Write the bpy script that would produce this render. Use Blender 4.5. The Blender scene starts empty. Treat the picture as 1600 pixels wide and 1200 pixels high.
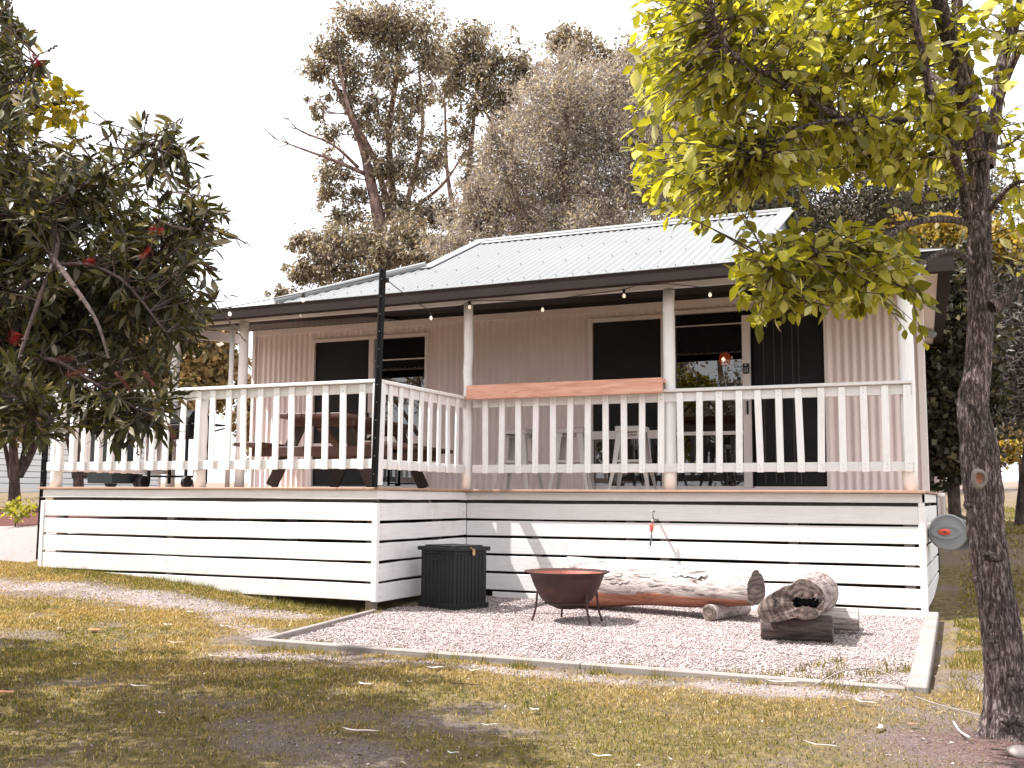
import bpy, math, random
import numpy as np
from mathutils import Vector, Matrix, Euler
random.seed(7); rng = np.random.default_rng(11)
R = math.radians
sc = bpy.context.scene
COL = sc.collection

# ------------------------------------------------------------------ camera
FPX = 1658.8
CAM = np.array([4.9155, -8.1651, -0.0914])
def cam_axes(yaw, pitch, roll):
    f = np.array([math.sin(yaw)*math.cos(pitch), math.cos(yaw)*math.cos(pitch), math.sin(pitch)])
    r = np.array([math.cos(yaw), -math.sin(yaw), 0.0]); u = np.cross(r, f)
    c, s = math.cos(roll), math.sin(roll)
    return c*r+s*u, -s*r+c*u, f
AR, AU, AF = cam_axes(R(-23.8946), R(6.1642), R(.3526))
cd = bpy.data.cameras.new('camera'); cam = bpy.data.objects.new('camera', cd); COL.objects.link(cam)
cam.matrix_world = Matrix(((AR[0], AU[0], -AF[0], CAM[0]), (AR[1], AU[1], -AF[1], CAM[1]), (AR[2], AU[2], -AF[2], CAM[2]), (0, 0, 0, 1)))
cd.sensor_width = 36; cd.lens = 36*FPX/1600; cd.clip_end = 2000; cd.clip_start = .05
sc.camera = cam

# ------------------------------------------------------------------ world, sun, exposure
SUN_TO = Vector((-1.0, -.42, 1.8)).normalized()
w = bpy.data.worlds.new("World"); sc.world = w; w.use_nodes = True
nt = w.node_tree; nt.nodes.clear()
wo = nt.nodes.new('ShaderNodeOutputWorld'); bg = nt.nodes.new('ShaderNodeBackground')
sky = nt.nodes.new('ShaderNodeTexSky'); sky.sky_type = 'NISHITA'; sky.sun_disc = False
sky.sun_elevation = math.asin(SUN_TO.z); sky.sun_rotation = math.atan2(SUN_TO.x, SUN_TO.y)
sky.dust_density = 4.0; sky.air_density = 1.0
# a bright, thin, even cloud veil over the whole sky
mx = nt.nodes.new('ShaderNodeMix'); mx.data_type = 'RGBA'; mx.inputs[0].default_value = .90
tc = nt.nodes.new('ShaderNodeTexCoord'); ns = nt.nodes.new('ShaderNodeTexNoise'); ns.inputs['Scale'].default_value = 1.6; ns.inputs['Detail'].default_value = 5
cr = nt.nodes.new('ShaderNodeMapRange'); cr.inputs['From Min'].default_value = .3; cr.inputs['From Max'].default_value = .7
cr.inputs['To Min'].default_value = 7.2; cr.inputs['To Max'].default_value = 8.2
cb = nt.nodes.new('ShaderNodeCombineXYZ')
nt.links.new(tc.outputs['Generated'], ns.inputs['Vector']); nt.links.new(ns.outputs['Fac'], cr.inputs['Value'])
for i, k in enumerate((.985, .99, 1.02)):
    ml = nt.nodes.new('ShaderNodeMath'); ml.operation = 'MULTIPLY'; ml.inputs[1].default_value = k; nt.links.new(cr.outputs[0], ml.inputs[0]); nt.links.new(ml.outputs[0], cb.inputs[i])
nt.links.new(sky.outputs[0], mx.inputs[6]); nt.links.new(cb.outputs[0], mx.inputs[7])
nt.links.new(mx.outputs[2], bg.inputs[0]); bg.inputs[1].default_value = .115
nt.links.new(bg.outputs[0], wo.inputs[0])
sd = bpy.data.lights.new('sun', 'SUN'); sd.energy = 4.9; sd.angle = R(.6); sd.color = (1, .968, .94)
sun = bpy.data.objects.new('sun', sd); COL.objects.link(sun); sun.rotation_euler = SUN_TO.to_track_quat('Z', 'Y').to_euler()
sun.location = (-8, -6, 14)
sc.cycles.max_bounces = 5; sc.cycles.diffuse_bounces = 3; sc.cycles.glossy_bounces = 3; sc.cycles.transmission_bounces = 3; sc.cycles.transparent_max_bounces = 6
sc.view_settings.view_transform = 'Standard'; sc.view_settings.look = 'None'
sc.view_settings.gamma = 1; sc.view_settings.use_curve_mapping = False; sc.view_settings.exposure = 1.14

# ------------------------------------------------------------------ measuring helpers (a pixel of the photo and a real distance give a point)
def ray(px, py): return (px-800)/FPX*AR + (600-py)/FPX*AU + AF
def PA(px, py, axis, v):
    d = ray(px, py); return CAM + (v-CAM[axis])/d[axis]*d
def PD(px, py, d): return CAM + d*ray(px, py)

# ------------------------------------------------------------------ ground height
def smooth(a, b, x):
    t = np.clip((x-a)/(b-a), 0, 1); return t*t*(3-2*t)
def ground_z(x, y):
    x = np.asarray(x, float); y = np.asarray(y, float)
    right = np.interp(y, [-30, -6, 1.9, 5, 9, 15, 25, 60, 250], [-1.2, -1.08, -1.08, -.82, -.55, -.25, .25, 1.1, 3])
    left = np.interp(y, [-30, -6, -3, -1.2, 0, 3, 7, 14, 25, 60, 250], [-1.2, -1.08, -1.04, -.95, -.8, -.4, -.12, .05, .3, 1.1, 3])
    t = smooth(1.2, -4.2, x) if False else 1-smooth(-4.2, .3, x)
    z = left*t + right*(1-t)
    z = z-.045*np.exp(-((x+.1)/1.4)**2-((y-.15)/.35)**2)
    return z + .012*np.sin(x*2.1+y*.7)+.01*np.sin(y*2.9-x*1.3)
def gz(x, y): return float(ground_z(x, y))

# ------------------------------------------------------------------ materials
MATS = {}
def new_mat(name):
    m = bpy.data.materials.new(name); m.use_nodes = True; MATS[name] = m
    n = m.node_tree; b = n.nodes['Principled BSDF']; return m, n, b
def nd(n, t, **kw):
    x = n.nodes.new(t)
    for k, v in kw.items():
        if k in x.inputs: x.inputs[k].default_value = v
        else: setattr(x, k, v)
    return x
def ramp(n, stops):
    r = n.nodes.new('ShaderNodeValToRGB'); e = r.color_ramp.elements
    while len(e) < len(stops): e.new(.5)
    for i, (p, c) in enumerate(stops): e[i].position = p; e[i].color = (*c, 1)
    return r
def bump(n, b, src, strength, dist=.01):
    k = nd(n, 'ShaderNodeBump', Strength=strength, Distance=dist); n.links.new(src, k.inputs['Height']); n.links.new(k.outputs[0], b.inputs['Normal'])
def coords(n, scale=(1, 1, 1), out='Object', rnd=True):
    t = n.nodes.new('ShaderNodeTexCoord'); mp = n.nodes.new('ShaderNodeMapping'); mp.inputs['Scale'].default_value = scale
    n.links.new(t.outputs[out], mp.inputs['Vector'])
    if rnd:
        oi = n.nodes.new('ShaderNodeObjectInfo'); ml = nd(n, 'ShaderNodeMath', operation='MULTIPLY'); ml.inputs[1].default_value = 37.0
        n.links.new(oi.outputs['Random'], ml.inputs[0]); cx = n.nodes.new('ShaderNodeCombineXYZ')
        for i in range(3): n.links.new(ml.outputs[0], cx.inputs[i])
        n.links.new(cx.outputs[0], mp.inputs['Location'])
    return mp.outputs[0]
def painted(name, base, dirt, axis=0, rough=.55, amt=.5, knots=False):
    """painted or bare timber: fine grain along one axis, stains and wear"""
    m, n, b = new_mat(name); s = [70, 70, 70]; s[axis] = 3.0
    v = coords(n, tuple(s)); g = nd(n, 'ShaderNodeTexNoise', Scale=1.0, Detail=6.0, Roughness=.6); n.links.new(v, g.inputs['Vector'])
    v2 = coords(n, (2.6, 2.6, 2.6)); g2 = nd(n, 'ShaderNodeTexNoise', Scale=1.3, Detail=8.0, Roughness=.7); n.links.new(v2, g2.inputs['Vector'])
    r = ramp(n, [(.5, base), (.8, tuple(a*(1-amt)+d*amt for a, d in zip(base, dirt)))]); n.links.new(g2.outputs['Fac'], r.inputs[0])
    r2 = ramp(n, [(.3, tuple(c*.86 for c in base)), (.6, (1, 1, 1))]); n.links.new(g.outputs['Fac'], r2.inputs[0])
    mm = nd(n, 'ShaderNodeMix', data_type='RGBA', blend_type='MULTIPLY'); mm.inputs[0].default_value = .3
    n.links.new(r.outputs[0], mm.inputs[6]); n.links.new(r2.outputs[0], mm.inputs[7]); n.links.new(mm.outputs[2], b.inputs['Base Color'])
    b.inputs['Roughness'].default_value = rough; bump(n, b, g.outputs['Fac'], .35, .004); return m
painted('white_boards', (.745, .73, .715), (.56, .50, .44), 0, .5, .42)
painted('white_uprights', (.86, .85, .835), (.56, .50, .44), 2, .5, .42)
painted('white_side_boards', (.82, .80, .79), (.52, .44, .38), 1, .5, .45)
painted('deck_timber', (.42, .25, .17), (.24, .14, .10), 0, .6, .7)
painted('grey_timber', (.27, .235, .215), (.13, .10, .09), 0, .85, .8)
painted('grey_timber_long', (.28, .245, .225), (.14, .11, .10), 1, .85, .8)
painted('table_timber', (.095, .048, .036), (.055, .03, .026), 1, .55, .7)
painted('dark_timber', (.045, .03, .025), (.02, .015, .012), 2, .8, .7)
painted('round_post_paint', (.86, .845, .825), (.62, .56, .50), 2, .5, .4)
def pine():
    m, n, b = new_mat('pink_pine'); v = coords(n, (1.2, 12, 14)); g = nd(n, 'ShaderNodeTexNoise', Scale=1.6, Detail=5.0, Roughness=.6, Distortion=1.4); n.links.new(v, g.inputs['Vector'])
    v3 = coords(n, (1.8, 5, 6), rnd=False); vo = nd(n, 'ShaderNodeTexVoronoi', Scale=1.0); n.links.new(v3, vo.inputs['Vector'])
    r = ramp(n, [(.32, (.48, .20, .13)), (.5, (.66, .34, .24)), (.68, (.74, .44, .33))]); n.links.new(g.outputs['Fac'], r.inputs[0])
    kr = ramp(n, [(.03, (.35, .2, .2)), (.12, (1, 1, 1))]); n.links.new(vo.outputs['Distance'], kr.inputs[0])
    mm = nd(n, 'ShaderNodeMix', data_type='RGBA', blend_type='MULTIPLY'); mm.inputs[0].default_value = .9
    n.links.new(r.outputs[0], mm.inputs[6]); n.links.new(kr.outputs[0], mm.inputs[7]); n.links.new(mm.outputs[2], b.inputs['Base Color'])
    b.inputs['Roughness'].default_value = .6; bump(n, b, g.outputs['Fac'], .25, .004)
pine()
def plain(name, col, rough=.5, metal=0., var=.12, scale=6., bmp=.1, spec=.5):
    m, n, b = new_mat(name); v = coords(n, (1, 1, 1)); g = nd(n, 'ShaderNodeTexNoise', Scale=scale, Detail=8.0, Roughness=.65); n.links.new(v, g.inputs['Vector'])
    r = ramp(n, [(.3, tuple(max(0, c*(1-var)) for c in col)), (.7, tuple(min(1, c*(1+var)) for c in col))]); n.links.new(g.outputs['Fac'], r.inputs[0])
    n.links.new(r.outputs[0], b.inputs['Base Color']); b.inputs['Roughness'].default_value = rough; b.inputs['Metallic'].default_value = metal
    b.inputs['Specular IOR Level'].default_value = spec
    if bmp: bump(n, b, g.outputs['Fac'], bmp, .01)
    return m
plain('cladding', (.88, .755, .725), .42, 0, .05, 2.2, .03)
plain('trim', (.88, .785, .755), .45, 0, .05, 3, .03)
plain('roof_metal', (.172, .178, .179), .42, .0, .07, 1.2, .03)
plain('ridge_metal', (.22, .226, .226), .4, .0, .05, 2, .03)
plain('gutter_dark', (.028, .020, .018), .75, 0, .1, 3, .02, .15)
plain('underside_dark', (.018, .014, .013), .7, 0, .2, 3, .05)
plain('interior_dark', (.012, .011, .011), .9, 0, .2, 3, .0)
plain('black_metal', (.010, .010, .010), .65, 0, .3, 20, .08, .2)
plain('black_plastic', (.016, .015, .016), .5, 0, .15, 14, .06, .3)
plain('bin_plastic', (.012, .02, .022), .4, 0, .2, 4, .03)
plain('stool_white', (.66, .64, .63), .3, 0, .06, 5, .02)
plain('screw', (.10, .09, .09), .5, .3, .1, 9, 0)
plain('brass', (.55, .36, .2), .4, .6, .2, 20, .05)
plain('tap_metal', (.32, .28, .25), .35, .8, .25, 20, .1)
plain('coupling_coral', (.75, .13, .10), .4, 0, .1, 9, .02)
plain('hose_grey', (.10, .11, .11), .5, 0, .1, 9, .02)
plain('reel_grey', (.20, .205, .21), .45, 0, .1, 3, .03)
plain('reel_light', (.36, .36, .36), .45, 0, .1, 3, .03)
plain('reel_red', (.62, .09, .05), .4, 0, .1, 9, .02)
plain('galvanised', (.5, .5, .5), .4, .5, .1, 9, .04)
plain('cable_black', (.012, .012, .012), .6, 0, .1, 9, .02)
plain('pale_fence', (.72, .73, .74), .5, 0, .05, 2, .02)
plain('fence_line', (.06, .06, .06), .6, 0, .1, 2, .02)
plain('blind', (.075, .06, .06), .8, 0, .1, 9, .02)
plain('stone', (.45, .38, .35), .85, 0, .3, 7, .4)
plain('seed_brown', (.10, .065, .05), .8, 0, .3, 30, .1)
def rust():
    m, n, b = new_mat('rusty_steel'); v = coords(n, (1, 1, 1)); g = nd(n, 'ShaderNodeTexNoise', Scale=7., Detail=9.0, Roughness=.7); n.links.new(v, g.inputs['Vector'])
    r = ramp(n, [(.3, (.03, .016, .015)), (.55, (.06, .026, .022)), (.7, (.11, .04, .03)), (.82, (.09, .065, .06))]); n.links.new(g.outputs['Fac'], r.inputs[0])
    n.links.new(r.outputs[0], b.inputs['Base Color']); b.inputs['Roughness'].default_value = .62; b.inputs['Metallic'].default_value = .25; bump(n, b, g.outputs['Fac'], .3, .006)
rust()
def inside_rust():
    m, n, b = new_mat('rust_inside'); v = coords(n, (1, 1, 1)); g = nd(n, 'ShaderNodeTexNoise', Scale=5., Detail=9.0, Roughness=.7); n.links.new(v, g.inputs['Vector'])
    r = ramp(n, [(.35, (.30, .09, .06)), (.55, (.48, .17, .12)), (.72, (.15, .10, .09))]); n.links.new(g.outputs['Fac'], r.inputs[0])
    n.links.new(r.outputs[0], b.inputs['Base Color']); b.inputs['Roughness'].default_value = .75; bump(n, b, g.outputs['Fac'], .3, .006)
inside_rust()
def wood_log(name, c1, c2, c3, axis):
    m, n, b = new_mat(name); s = [24, 24, 24]; s[axis] = 3.0
    v = coords(n, tuple(s), rnd=False); g = nd(n, 'ShaderNodeTexNoise', Scale=1.0, Detail=8.0, Roughness=.68, Distortion=.6); n.links.new(v, g.inputs['Vector'])
    r = ramp(n, [(.36, c3), (.46, c2), (.6, c1)]); n.links.new(g.outputs['Fac'], r.inputs[0]); n.links.new(r.outputs[0], b.inputs['Base Color'])
    b.inputs['Roughness'].default_value = .88; bump(n, b, g.outputs['Fac'], .9, .02)
wood_log('log_weathered', (.52, .455, .43), (.36, .305, .285), (.07, .05, .045), 0)
wood_log('log_weathered_y', (.42, .35, .325), (.20, .15, .135), (.05, .035, .03), 1)
wood_log('log_red', (.46, .20, .13), (.34, .14, .09), (.13, .06, .045), 0)
wood_log('log_support', (.13, .095, .085), (.07, .05, .045), (.025, .018, .016), 0)
def end_grain():
    m, n, b = new_mat('end_grain'); v = coords(n, (1, .25, 1), rnd=False)
    sx = nd(n, 'ShaderNodeTexNoise', Scale=9.0, Detail=9.0, Roughness=.7); n.links.new(v, sx.inputs['Vector'])
    wv = nd(n, 'ShaderNodeTexWave', wave_type='RINGS', rings_direction='Y', Scale=8.0, Distortion=5.0, Detail=6.0); wv.inputs['Detail Scale'].default_value = 3
    n.links.new(v, wv.inputs['Vector'])
    r = ramp(n, [(.1, (.075, .057, .053)), (.9, (.155, .122, .11))]); n.links.new(wv.outputs['Fac'], r.inputs[0])
    r2 = ramp(n, [(.38, (.30, .26, .24)), (.6, (1.5, 1.4, 1.3))]); n.links.new(sx.outputs['Fac'], r2.inputs[0])
    mm = nd(n, 'ShaderNodeMix', data_type='RGBA', blend_type='MULTIPLY'); mm.inputs[0].default_value = .8
    n.links.new(r.outputs[0], mm.inputs[6]); n.links.new(r2.outputs[0], mm.inputs[7]); n.links.new(mm.outputs[2], b.inputs['Base Color'])
    b.inputs['Roughness'].default_value = .9; bump(n, b, sx.outputs['Fac'], .6, .02)
end_grain()
def bark(name, c1, c2, c3, sc_=(9, 9, 1.6), strength=1.0):
    m, n, b = new_mat(name); v = coords(n, sc_); g = nd(n, 'ShaderNodeTexNoise', Scale=3.2, Detail=10.0, Roughness=.72, Distortion=.5); n.links.new(v, g.inputs['Vector'])
    v2 = coords(n, (3, 3, 2)); g2 = nd(n, 'ShaderNodeTexNoise', Scale=2.0, Detail=5.0, Roughness=.7); n.links.new(v2, g2.inputs['Vector'])
    r = ramp(n, [(.36, c3), (.5, c2), (.66, c1)]); n.links.new(g.outputs['Fac'], r.inputs[0])
    r2 = ramp(n, [(.4, (.55, .5, .5)), (.62, (1.5, 1.42, 1.4))]); n.links.new(g2.outputs['Fac'], r2.inputs[0])
    mm = nd(n, 'ShaderNodeMix', data_type='RGBA', blend_type='MULTIPLY'); mm.inputs[0].default_value = .7
    n.links.new(r.outputs[0], mm.inputs[6]); n.links.new(r2.outputs[0], mm.inputs[7]); n.links.new(mm.outputs[2], b.inputs['Base Color'])
    b.inputs['Roughness'].default_value = .92; bump(n, b, g.outputs['Fac'], strength, .03)
bark('bark_foreground', (.50, .42, .40), (.085, .058, .054), (.018, .012, .011), (30, 30, 6.5), 1.0)
bark('bark_gum', (.40, .30, .26), (.20, .135, .115), (.07, .045, .04), (5, 5, 1), .6)
bark('bark_dark', (.12, .085, .075), (.06, .042, .038), (.02, .014, .012), (7, 7, 2), .6)
bark('bark_twig', (.14, .10, .09), (.08, .055, .048), (.035, .024, .02), (20, 20, 6), .4)
def leafmat(name, cols, trans=.45, tcol=None, rough=.45):
    m, n, b = new_mat(name); g = n.nodes.new('ShaderNodeNewGeometry')
    r = ramp(n, cols); oi = n.nodes.new('ShaderNodeObjectInfo'); ad = nd(n, 'ShaderNodeMath', operation='ADD'); fr = nd(n, 'ShaderNodeMath', operation='FRACT')
    n.links.new(g.outputs['Random Per Island'], ad.inputs[0]); n.links.new(oi.outputs['Random'], ad.inputs[1]); n.links.new(ad.outputs[0], fr.inputs[0])
    n.links.new(fr.outputs[0], r.inputs[0]); n.links.new(r.outputs[0], b.inputs['Base Color'])
    b.inputs['Roughness'].default_value = rough; b.inputs['Specular IOR Level'].default_value = .35
    tr = n.nodes.new('ShaderNodeBsdfTranslucent'); mu = nd(n, 'ShaderNodeMix', data_type='RGBA', blend_type='MULTIPLY'); mu.inputs[0].default_value = 1
    n.links.new(r.outputs[0], mu.inputs[6]); mu.inputs[7].default_value = (*(tcol or (1.9, 1.8, .8)), 1); n.links.new(mu.outputs[2], tr.inputs[0])
    ms = n.nodes.new('ShaderNodeMixShader'); ms.inputs[0].default_value = trans
    n.links.new(b.outputs[0], ms.inputs[1]); n.links.new(tr.outputs[0], ms.inputs[2]); n.links.new(ms.outputs[0], n.nodes['Material Output'].inputs[0])
    return m
leafmat('leaf_foreground', [(0, (.09, .09, .022)), (.3, (.20, .195, .03)), (.65, (.33, .31, .04)), (.85, (.40, .38, .10)), (1, (.50, .47, .36))], .45, (1.7, 1.6, .5), .34)
leafmat('leaf_bottlebrush', [(0, (.028, .026, .015)), (.45, (.05, .047, .02)), (.75, (.10, .092, .03)), (.88, (.20, .17, .11)), (1, (.30, .26, .20))], .25)  # backlit shade in the dark tones, painted highlights in the pale ones
leafmat('leaf_yellow', [(0, (.13, .12, .015)), (.5, (.24, .20, .02)), (1, (.38, .30, .03))], .5, (1.6, 1.4, .4))
leafmat('leaf_gum', [(0, (.07, .058, .045)), (.4, (.17, .145, .108)), (.75, (.31, .255, .165)), (1, (.58, .52, .43))], .32, (1.4, 1.2, .8))  # leaf tones lightened to stand in for distance haze
leafmat('leaf_grey', [(0, (.13, .11, .10)), (.4, (.27, .235, .215)), (.75, (.42, .375, .345)), (.88, (.48, .42, .28)), (1, (.54, .47, .28))], .28, (1.4, 1.2, .9))  # pale greys carry some painted distance haze
leafmat('leaf_dark', [(0, (.025, .022, .014)), (.6, (.05, .045, .025)), (.9, (.10, .085, .045)), (1, (.30, .25, .17))], .15)
leafmat('leaf_darkbrown', [(0, (.05, .043, .032)), (.6, (.10, .086, .058)), (1, (.19, .16, .10))], .2, (1.3, 1.1, .9))
leafmat('leaf_gold', [(0, (.17, .13, .03)), (.5, (.30, .22, .035)), (1, (.44, .34, .11))], .4, (1.5, 1.3, .6))
leafmat('leaf_tan', [(0, (.16, .115, .055)), (.5, (.28, .20, .085)), (1, (.42, .31, .17))], .3, (1.4, 1.2, .7))
leafmat('leaf_silver', [(0, (.13, .11, .10)), (.5, (.24, .21, .19)), (1, (.40, .36, .33))], .2, (1.2, 1.1, 1))
leafmat('grass', [(0, (.05, .05, .010)), (.4, (.12, .115, .018)), (.7, (.21, .185, .03)), (.9, (.32, .25, .07)), (1, (.50, .40, .2))], .35, (1.4, 1.3, .6), .7)
leafmat('dry_grass', [(0, (.15, .10, .035)), (.4, (.32, .22, .065)), (.75, (.50, .36, .13)), (1, (.66, .52, .34))], .3, (1.3, 1.2, .7), .8)
leafmat('litter', [(0, (.04, .028, .024)), (.6, (.12, .08, .068)), (.92, (.26, .20, .17)), (1, (.55, .48, .44))], .0, None, .9)
leafmat('pebbles', [(0, (.10, .072, .068)), (.25, (.26, .21, .20)), (.7, (.43, .36, .35)), (1, (.66, .59, .575))], .0, None, .85)
leafmat('red_flower', [(0, (.40, .03, .05)), (.6, (.58, .07, .09)), (1, (.75, .22, .22))], .3, (1.4, .6, .6))
leafmat('old_flower', [(0, (.20, .07, .06)), (.6, (.30, .10, .09)), (1, (.38, .18, .15))], .2, (1.2, .8, .8))
leafmat('fallen_pale', [(0, (.62, .52, .46)), (.6, (.70, .62, .56)), (1, (.55, .57, .55))], .1, (1, 1, 1))
leafmat('fallen_orange', [(0, (.62, .20, .07)), (1, (.70, .33, .18))], .2, (1, 1, 1))
leafmat('fallen_brown', [(0, (.28, .16, .11)), (1, (.36, .20, .14))], .1, (1, 1, 1))
def glass():
    m, n, b = new_mat('window_glass'); n.nodes.remove(b)
    gl = nd(n, 'ShaderNodeBsdfGlossy', Roughness=.0); gl.inputs['Color'].default_value = (.86, .86, .87, 1)
    tr = n.nodes.new('ShaderNodeBsdfTransparent'); tr.inputs['Color'].default_value = (.25, .24, .24, 1)
    fr = nd(n, 'ShaderNodeFresnel', IOR=1.75); ad = nd(n, 'ShaderNodeMath', operation='MULTIPLY'); ad.inputs[1].default_value = 1.9; ad.use_clamp = True
    n.links.new(fr.outputs[0], ad.inputs[0])
    ms = n.nodes.new('ShaderNodeMixShader'); n.links.new(ad.outputs[0], ms.inputs[0]); n.links.new(tr.outputs[0], ms.inputs[1]); n.links.new(gl.outputs[0], ms.inputs[2])
    n.links.new(ms.outputs[0], n.nodes['Material Output'].inputs[0])
glass()
def screen():
    m, n, b = new_mat('fly_screen'); b.inputs['Base Color'].default_value = (.012, .011, .011, 1); b.inputs['Roughness'].default_value = .55; b.inputs['Specular IOR Level'].default_value = .25
    v = coords(n, (1, 1, 1)); g = nd(n, 'ShaderNodeTexNoise', Scale=2.5, Detail=3.0); n.links.new(v, g.inputs['Vector'])
    r = ramp(n, [(.3, (.009, .008, .008)), (.75, (.024, .02, .02))]); n.links.new(g.outputs['Fac'], r.inputs[0]); n.links.new(r.outputs[0], b.inputs['Base Color'])
screen()
def bulb():
    m, n, b = new_mat('lit_bulb'); b.inputs['Base Color'].default_value = (.9, .8, .7, 1); b.inputs['Emission Color'].default_value = (1, .82, .66, 1); b.inputs['Emission Strength'].default_value = .35
    b.inputs['Roughness'].default_value = .1
    m, n, b = new_mat('lamp_shade'); b.inputs['Base Color'].default_value = (.5, .09, .03, 1); b.inputs['Emission Color'].default_value = (1, .16, .05, 1); b.inputs['Emission Strength'].default_value = 1.1
    m, n, b = new_mat('lamp_bulb'); b.inputs['Emission Color'].default_value = (1, .8, .6, 1); b.inputs['Emission Strength'].default_value = 14
bulb()
def ground_mats():
    # lawn: grass / dirt / pale fines mixed by a stored map of what grows where, broken up by noise
    m, n, b = new_mat('ground'); at = n.nodes.new('ShaderNodeVertexColor'); at.layer_name = 'cover'
    sp = n.nodes.new('ShaderNodeSeparateColor'); n.links.new(at.outputs['Color'], sp.inputs[0])
    v = coords(n, (1, 1, 1), rnd=False)
    n1 = nd(n, 'ShaderNodeTexNoise', Scale=17., Detail=9., Roughness=.75); n.links.new(v, n1.inputs['Vector'])
    n2 = nd(n, 'ShaderNodeTexNoise', Scale=110., Detail=5., Roughness=.7); n.links.new(v, n2.inputs['Vector'])
    gr = ramp(n, [(.3, (.06, .045, .024)), (.5, (.15, .112, .052)), (.68, (.30, .225, .12))]); n.links.new(n1.outputs['Fac'], gr.inputs[0])
    di = ramp(n, [(.3, (.06, .044, .04)), (.5, (.16, .125, .115)), (.66, (.36, .30, .28))]); n.links.new(n2.outputs['Fac'], di.inputs[0])
    pa = ramp(n, [(.3, (.16, .125, .12)), (.55, (.33, .28, .27)), (.7, (.52, .46, .45))]); n.links.new(n2.outputs['Fac'], pa.inputs[0])
    mu = ramp(n, [(.3, (.04, .02, .018)), (.6, (.15, .06, .05))]); n.links.new(n2.outputs['Fac'], mu.inputs[0])
    def mixf(a, bb, f):
        # sharpen the stored mask with noise
        ad = nd(n, 'ShaderNodeMath', operation='ADD'); n.links.new(f, ad.inputs[0]); sb = nd(n, 'ShaderNodeMath', operation='SUBTRACT'); sb.inputs[1].default_value = .5
        n.links.new(n1.outputs['Fac'], sb.inputs[0]); n.links.new(sb.outputs[0], ad.inputs[1]); mr = nd(n, 'ShaderNodeMapRange'); mr.inputs['From Min'].default_value = .2; mr.inputs['From Max'].default_value = .8
        n.links.new(ad.outputs[0], mr.inputs['Value']); x = nd(n, 'ShaderNodeMix', data_type='RGBA'); n.links.new(mr.outputs[0], x.inputs[0]); n.links.new(a, x.inputs[6]); n.links.new(bb, x.inputs[7]); return x.outputs[2]
    c = mixf(di.outputs[0], gr.outputs[0], sp.outputs[0]); c = mixf(c, pa.outputs[0], sp.outputs[1]); c = mixf(c, mu.outputs[0], sp.outputs[2])
    n.links.new(c, b.inputs['Base Color']); b.inputs['Roughness'].default_value = .95; b.inputs['Specular IOR Level'].default_value = .15
    bump(n, b, n2.outputs['Fac'], .8, .02)
    m, n, b = new_mat('gravel'); v = coords(n, (1, 1, 1), rnd=False); vo = nd(n, 'ShaderNodeTexVoronoi', Scale=75.); n.links.new(v, vo.inputs['Vector'])
    sc2 = n.nodes.new('ShaderNodeSeparateColor'); n.links.new(vo.outputs['Color'], sc2.inputs[0])
    r = ramp(n, [(0, (.07, .05, .046)), (.4, (.20, .155, .145)), (.8, (.38, .31, .295)), (1, (.55, .48, .455))]); n.links.new(sc2.outputs[0], r.inputs[0])  # bed darkened so gaps between the loose stones look shaded
    n.links.new(r.outputs[0], b.inputs['Base Color']); b.inputs['Roughness'].default_value = .95; bump(n, b, vo.outputs['Distance'], -.9, .012)
ground_mats()
M = MATS

# ------------------------------------------------------------------ mesh building
WL = {}   # world location of roots
def tag(o, label=None, cat=None, group=None, kind=None):
    for k, v in (('label', label), ('category', cat), ('group', group), ('kind', kind)):
        if v: o[k] = v
    return o
def root(name, loc, label, cat, group=None):
    o = bpy.data.objects.new(name, None); COL.objects.link(o); o.location = loc; o.empty_display_size = .1
    WL[o.name] = Vector(loc); return tag(o, label, cat, group)
def mesh_obj(name, V, F, mat, parent=None, smooth_=False, origin=None, modes=None):
    V = np.asarray(V, float); o0 = V.mean(0) if origin is None else np.array(origin, float)
    me = bpy.data.meshes.new(name)
    me.from_pydata((V-o0).tolist(), [], F); me.update()
    me.materials.append(M[mat] if isinstance(mat, str) else mat)
    if smooth_: me.polygons.foreach_set('use_smooth', [True]*len(me.polygons))
    return link(name, me, o0, parent)
def link(name, me, loc, parent=None):
    o = bpy.data.objects.new(name, me); COL.objects.link(o); loc = Vector(loc)
    WL[o.name] = loc.copy()
    if parent is not None: o.parent = parent; loc = loc - WL[parent.name]
    o.location = loc; return o
def fast_obj(name, V, tris, mat, parent=None, origin=(0, 0, 0), smooth_=False, nper=3):
    """big meshes straight from numpy arrays; tris is (n, nper)"""
    me = bpy.data.meshes.new(name); V = np.asarray(V, np.float32)-np.array(origin, np.float32); tris = np.asarray(tris, np.int32); n = len(tris)
    me.vertices.add(len(V)); me.vertices.foreach_set('co', V.ravel()); me.loops.add(n*nper); me.loops.foreach_set('vertex_index', tris.ravel())
    me.polygons.add(n); me.polygons.foreach_set('loop_start', np.arange(0, n*nper, nper, dtype=np.int32)); me.polygons.foreach_set('loop_total', np.full(n, nper, np.int32))
    if smooth_: me.polygons.foreach_set('use_smooth', np.ones(n, bool))
    me.update(calc_edges=True); me.materials.append(M[mat]); return link(name, me, origin, parent)

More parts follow.
